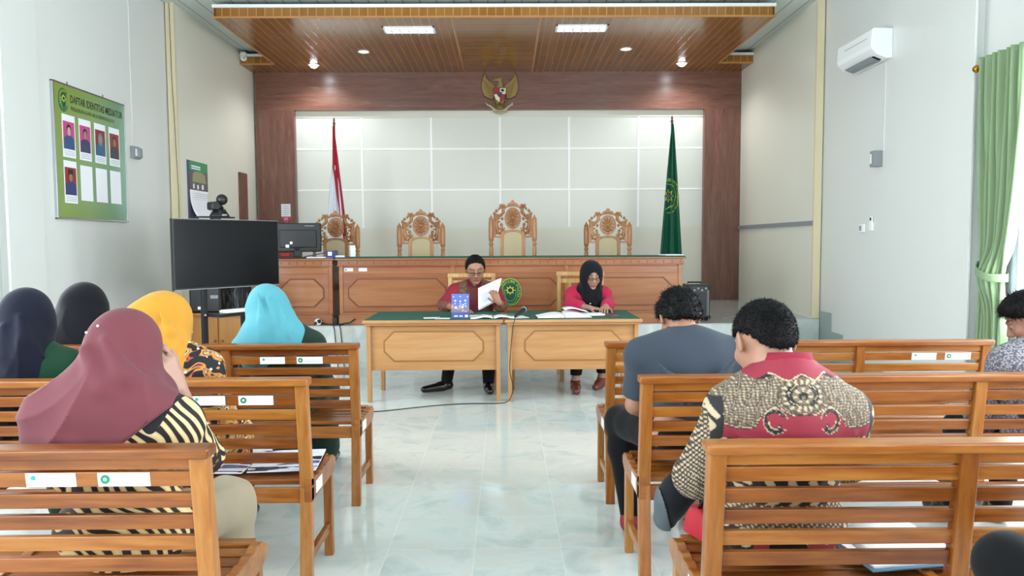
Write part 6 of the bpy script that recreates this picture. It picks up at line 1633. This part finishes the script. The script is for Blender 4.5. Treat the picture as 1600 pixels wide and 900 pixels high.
    side = (bq < -230)&(A > 215)&(A < 380); w3 = np.sin(A*.09+bq*.05)*np.sin(bq*.07); put(side, blk); put(side&(w3 > .35), cream)
    b1 = (bq < -400)&(bq > -640)&(A < 385); w4 = np.sin(a*.06+1.5*np.sin(bq*.04))*np.sin(bq*.06); put(b1, blk); put(b1&(w4 > .25), cream)
    b2 = (bq < -560)&(bq > -690)&(A < 385); w5 = np.sin(a*.2)*np.sin(bq*.2+a*.05); put(b2, brown); put(b2&(w5 > .3), cream)
    fr = P[:,1] > J['pel'][1]+.06
    return C
sobj('batik_shirt', S, .0038, 'printed', root, b, batik_paint)
cn = J['neck']+V3(-.002,.0,.052)
o = obj('collar', MB().grid(lambda u, v: tuple(cn-b+V3((.074+.010*(1-v))*math.cos(2*PI*u), (.066+.012*(1-v))*math.sin(2*PI*u)+.010*v, -.035+.042*v-.012*math.sin(2*PI*u))), 32, 4, close_u=True), cloth('red_collar_cloth','#a52842'), root); o.modifiers.new('t','SOLIDIFY').thickness = .004
S = SDF(); Rt = torso_frame(J); S.el(J['pel']-V3(0,0,.01), V3(.172,.125,.095), Rt, .03); add_legs(S, J, .014, .03); S.disp(folds(.004,22,3)); S.cut((0,0,.085),(0,0,-1))
S.post.append(lambda P, d: np.maximum(d, -(np.sqrt(((P-V3(.645,2.60,.51))**2).sum(1))-.055)))
sobj('trousers', S, .009, 'trouser', root, b)
H = hair_sdf(c, R, HS, .008, amp=.0015, seed=8, low=.050, line=[(-.12,-.060),(-.10,-.055),(-.085,-.030),(-.06,.004),(-.03,.028),(.03,.030),(.06,.045),(.10,.080)])
ho, hv, _ = sobj('hair', H, .005, 'hair', root, b); strands(ho, b, hv, c, R, HS, 14000, .011, 9, width=.0007)
# crossed foot: dark sneaker with a pale sole, toe to the lower left
S = SDF(); a0, t0 = V3(.628,2.60,.530), V3(.578,2.62,.418); dn = unit(t0-a0)
def foot_prims(S, o=0.0):
    return S.rc(a0+V3(.02,0,.0), a0+V3(-.02,0,-.01), .048+o, .052+o, .03).rc(a0+V3(-.01,0,.015), a0+V3(-.035,0,-.05), .050+o, .050+o, .03).rc(a0+V3(-.03,0,-.04), t0, .050+o, .040+o, .03)
foot_prims(S)
sh_, _, _ = sobj('shoe', S, .005, cloth('dark_canvas_shoe','#1b1e25'), root, b); sh_['label'] = 'dark canvas sneaker with grey sole'
S = foot_prims(SDF(), .007); S.cut(a0+V3(-.072,0,-.03), (1,0,.28))
sobj('shoe_sole', S, .004, 'sole', sh_, b)
shoe('shoe', J['anR'], J['toeR'], 'shoe', root, b, .008)
t = thing('red_bag', 'small red cloth bag at the aisle end of the nearest right bench', 'bag', (.645, 2.36, .466))
obj('bag_body', MB().grid(lambda u, v: ((.055+.012*math.sin(6*PI*u))*math.cos(2*PI*u)*(1-.35*v*v), (.075)*math.sin(2*PI*u)*(1-.3*v*v)*(0.02 if v > .98 else 1), .085*v), 32, 12, close_u=True), 'red', t)
obj('strap', MB().tube([(-.02,0,.075),(0.0,-.02,.13),(.03,-.03,.10),(.04,-.02,.05)], .007, 8), 'blackmetal', t)

# ---- man in the grey patterned shirt at the right edge
J = joints(2.37, 3.17, neckz=.945, sw=.165, lean=.03)
c = V3(2.345, 3.26, 1.065); R = rotm(0.95, 0.55, 0.0)
root, b = person_root(J, 'man in a grey patterned shirt at the right edge, looking down to the left')
S = full_body(J, c, R, w=1.08); sobj('body', S, .0055, 'skin', root, b, skin_col(c, R, HS, '#b07a62'))
S = SDF(); add_torso(S, J, .016, 1.1, .01, k=.06); add_arm(S, J, 'L', .018, .024, upto=.9); add_arm(S, J, 'R', .018, .024, upto=.9)
S.disp(folds(.004, 18, 81)); S.cut((0,0,.475),(0,0,-1)); sobj('patterned_shirt', S, .008, 'bt_grey', root, b)
cn = J['neck']+V3(0,.015,.035)
o = obj('collar', MB().grid(lambda u, v: tuple(cn-b+V3((.072+.035*(1-v))*math.cos(2*PI*u), (.066+.03*(1-v))*math.sin(2*PI*u)+.010*v, -.035+.045*v-.012*math.sin(2*PI*u))), 32, 4, close_u=True), cloth('navy_collar_cloth','#2b3350'), root); o.modifiers.new('t','SOLIDIFY').thickness = .004
o = obj('collar_band', MB().grid(lambda u, v: tuple(cn-b+V3((.071)*math.cos(2*PI*u), (.065)*math.sin(2*PI*u)+.01, .005+.018*v-.012*math.sin(2*PI*u))), 32, 3, close_u=True), cloth('pale_blue_collar','#b8c8e8'), root); o.modifiers.new('t','SOLIDIFY').thickness = .004
S = trousers(J); S.cut((0,0,.085),(0,0,-1)); sobj('trousers', S, .010, 'trouser', root, b)
H = hair_sdf(c, R, HS, .013, amp=.003, seed=18, top=.016, line=[(-.12,-.060),(-.07,-.050),(-.03,-.005),(.0,.022),(.05,.038),(.08,.060),(.12,.075)])
ho, hv, _ = sobj('hair', H, .006, 'hair', root, b); strands(ho, b, hv, c, R, HS, 3000, .024, 19, width=.0009)
for sd in 'LR': shoe('shoe', J['an'+sd], J['toe'+sd], 'shoe', root, b, .009)

# ---- person behind the nearest right bench: only the crossed leg and a hand reach into the picture
J = joints(1.47, 1.20, neckz=.99, sw=.19, hipL=(1.38,1.22,.56), knL=(1.155,1.64,.672), anL=(1.45,1.72,.52), toeL=(1.60,1.78,.46), knR=(1.55,1.62,.50), wrL=(1.33,1.62,.72), elL=(1.34,1.36,.74), wrR=(1.55,1.5,.62), elR=(1.72,1.3,.72))
c = V3(1.47, 1.26, 1.16); R = rotm(0, .3, 0)
root, b = person_root(J, 'person in black trousers at the lower right corner, knee crossed, behind the nearest bench')
S = full_body(J, c, R, handL=(V3(-.55,.5,-.25), V3(.0,0,-1), 1, dict(curl=.5))); sobj('body', S, .0065, 'skin', root, b, skin_col(c, R, HS, '#c09078'))
S = SDF(); Rt = torso_frame(J); S.el(J['pel']-V3(0,0,.005), V3(.175,.125,.10), Rt, .03); add_legs(S, J, .016, .03); S.disp(folds(.004,22,3)); S.cut((0,0,.085),(0,0,-1)); sobj('trousers', S, .008, 'trouser', root, b)
S = SDF(); add_torso(S, J, .016, 1.1); add_arm(S, J, 'L', .018, .024, upto=.0); add_arm(S, J, 'R', .018, .024, upto=.0); S.cut((0,0,.475),(0,0,-1)); sobj('shirt', S, .011, 'polo', root, b)
H = hair_sdf(c, R, HS, .013); sobj('hair', H, .009, 'hair', root, b)
for sd in 'R': shoe('shoe', J['an'+sd], J['toe'+sd], 'shoe', root, b, .009)
S = SDF(); S.rc(J['anL'], J['toeL'], .045, .036, .02); sobj('shoe', S, .008, 'shoe', root, b)

# ---- man in the red shirt at the left table (faces the camera)
J = joints(-.31, 7.50, neckz=1.00, sw=.188, lean=.14, face=-1, seat=.455,
           elL=(-.60,7.30,.80), wrL=(-.45,7.12,.775), elR=(-.05,7.26,.80), wrR=(-.060,7.075,.835),
           hipL=(-.42,7.48,.54), hipR=(-.22,7.48,.54), knL=(-.50,7.06,.50), knR=(-.17,7.06,.50), anL=(-.57,7.02,.085), toeL=(-.76,6.93,.035), anR=(-.17,6.98,.085), toeR=(-.15,6.83,.035))
c = V3(-.295, 7.24, 1.150); R = rotm(PI+.10, 0.32, 0.04); hs = 1.16
root, b = person_root(J, 'man with spectacles in a red patterned shirt reading sheets at the left table')
S = full_body(J, c, R, hs=hs, w=1.15, handL=(V3(.8,-.5,-.1), V3(0,0,-1), -1, dict(curl=.3)), handR=(V3(-.45,.0,.85), V3(-.3,.9,.15), 1, dict(curl=.75, s=.98, spread=.02, tcurl=.5)))
sobj('body', S, .0055, 'skin', root, b, skin_col(c, R, hs, '#b98468', stub=True))
S = SDF(); add_torso(S, J, .018, 1.18, .01, k=.06); add_arm(S, J, 'L', .020, .030, upto=0.08); add_arm(S, J, 'R', .020, .030, upto=.08)
S.disp(folds(.004, 18, 91)); S.cut((0,0,.47),(0,0,-1))
S.post.append(lambda P, d: np.maximum(d, -(np.sqrt(((P-(J['neck']+V3(0,-.10,.045)))**2*np.array([1.3,1,.8])).sum(1))-.062)))
sobj('red_shirt', S, .007, 'bt_red', root, b)
cn = J['neck']+V3(0,-.02,.035)
mb = MB()
for s in (-1, 1):
    mb.hexa([tuple(V3(s*.012,-.085,-.045)+cn-b), tuple(V3(s*.06,-.095,-.055)+cn-b), tuple(V3(s*.012,-.078,-.045)+cn-b), tuple(V3(s*.06,-.088,-.055)+cn-b), tuple(V3(s*.055,-.045,.02)+cn-b), tuple(V3(s*.078,-.03,.015)+cn-b), tuple(V3(s*.055,-.038,.02)+cn-b), tuple(V3(s*.078,-.022,.015)+cn-b)])
obj('collar', mb, cloth('dark_red_collar','#7a1c2a'), root, .003)
S = trousers(J, .018); S.cut((0,0,.075),(0,0,-1)); sobj('trousers', S, .009, 'trouser', root, b)
H = hair_sdf(c, R, hs, .011, amp=.002, seed=28, line=[(-.12,-.05),(-.05,-.03),(-.02,.000),(.02,.012),(.035,.045),(.055,.078),(.075,.098),(.12,.11)])
ho, hv, _ = sobj('hair', H, .006, 'hair', root, b)
def spectacles(c, R, s, parent, base):
    mb = MB(); T = lambda x, y, z: tuple(np.asarray(c)+R@(np.array([x,y,z])*s)-base)
    for e in (-1, 1):
        mb.tube([T(e*.031+.021*math.cos(a), .104-.004*abs(math.cos(a)), .002+.0135*math.sin(a)) for a in [i*PI/8 for i in range(17)]], .0024, 6)
        mb.tube([T(e*.052,.101,.006), T(e*.078,.06,.006), T(e*.084,-.01,.004)], .0024, 6)
    mb.tube([T(-.010,.106,.005), T(0,.109,.008), T(.010,.106,.005)], .0024, 6)
    return obj('spectacles', mb, 'glasses', parent)
spectacles(c, R, hs, root, b)
for sd in 'LR': shoe('shoe', J['an'+sd], J['toe'+sd], 'shoe', root, b, .006)
# the sheets he holds: leaned, gripped at the right
t = thing('held_papers', 'white printed sheets held up by the man in the red shirt', 'paper', (-.16, 7.15, .80))
def shp(u, v, dx=0, dz=0):
    # four measured corners: bottom left, bottom right, top right, top left (x,z) ; slight bow in depth
    BLc, BRc, TRc, TLc = V3(-.105,0,-.035), V3(.055,0,.045), V3(.115,0,.272), V3(-.105,0,.175)
    p = (BLc*(1-u)+BRc*u)*(1-v)+(TLc*(1-u)+TRc*u)*v
    return (p[0]+dx, -.035+.030*math.sin(PI*u)+.06*v*0.3, p[2]+dz)
for k in range(2):
    o = obj('sheet', MB().grid(lambda u, v, k=k: shp(u, v, .008*k, -.004*k), 10, 10), 'paper', t, loc=(0,.006*k,0)); o.modifiers.new('t','SOLIDIFY').thickness = .001
ln = MB()
for k in range(9):
    v0 = .25+.07*k; a_, b_ = shp(.12,v0), shp(.80,v0); ln.tube([(a_[0],a_[1]-.003,a_[2]),(.5*(a_[0]+b_[0]),shp(.46,v0)[1]-.003,.5*(a_[2]+b_[2])),(b_[0],b_[1]-.003,b_[2])], .0009, 4)
obj('print_line', ln, colmat('#b9bcc6'), t)

# ---- woman in pink at the right table (faces the camera)
J = joints(.835, 7.52, neckz=.955, sw=.150, lean=.12, face=-1, seat=.455,
           elL=(.640,7.28,.80), wrL=(.80,7.08,.785), elR=(1.015,7.30,.80), wrR=(.965,7.10,.80),
           hipL=(.75,7.48,.54), hipR=(.92,7.48,.54), knL=(.70,7.06,.50), knR=(.94,7.06,.50), anL=(.66,6.98,.085), toeL=(.655,6.80,.035), anR=(.93,7.12,.085), toeR=(.86,6.99,.035))
c = V3(.845, 7.27, 1.088); R = rotm(PI+.16, 0.30, 0.05); hs = 1.16
root, b = person_root(J, 'woman in a black headscarf, spectacles and pink top sitting at the right table')
S = full_body(J, c, R, hs=hs, w=.95, handL=(V3(.85,-.35,-.12), V3(0,0,-1), -1, dict(curl=.35)), handR=(V3(-.25,-.85,-.2), V3(0,0,-1), 1, dict(curl=.3)))
sobj('body', S, .0055, 'skin', root, b, skin_col(c, R, hs, '#c4947c', lip='#a85a56'))
S = SDF(); add_torso(S, J, .018, 1.05, .02, k=.06); add_arm(S, J, 'L', .018, .024, upto=.55); add_arm(S, J, 'R', .018, .024, upto=.85)
S.disp(folds(.004, 18, 95)); S.cut((0,0,.47),(0,0,-1)); sobj('pink_top', S, .008, 'pink', root, b)
S = trousers(J); S.cut((0,0,.15),(0,0,-1)); sobj('trousers', S, .009, 'trouser', root, b)
S = SDF(); hijab_head(S, c, R, hs, th=.016)
S.rc(c+V3(-.01,.02,-.06), V3(.84,7.38,.97), .085, .10, .05).rc(V3(.84,7.37,.955), V3(.71,7.38,.90), .09, .058, .05).rc(V3(.85,7.37,.955), V3(.955,7.39,.93), .085, .048, .05)
S.rc(V3(.85,7.29,.94), V3(.85,7.29,.83), .085, .095, .06).rc(V3(.90,7.29,.90), V3(.875,7.28,.83), .05, .055, .05)
S.chain([V3(.80,7.22,.97),V3(.83,7.19,.88),V3(.86,7.19,.80)], [.004,.012,.008], .025).chain([V3(.92,7.22,.97),V3(.90,7.19,.88),V3(.89,7.19,.80)], [.004,.012,.008], .025)
S.disp(folds(.0035, 17, 96, (0,0,1))); hijab_open(S, c, R, hs); S.cut((0,0,.775),(0,0,-1)); sobj('headscarf', S, .006, 'hj_black', root, b)
spectacles(c, R, hs, root, b)
obj('brooch', MB().ball(tuple(V3(.825,7.175,.815)-b), .010), 'chrome', root)
for sd in 'LR': s_ = shoe('shoe', J['an'+sd], J['toe'+sd], 'shoe_brown', root, b, .006)
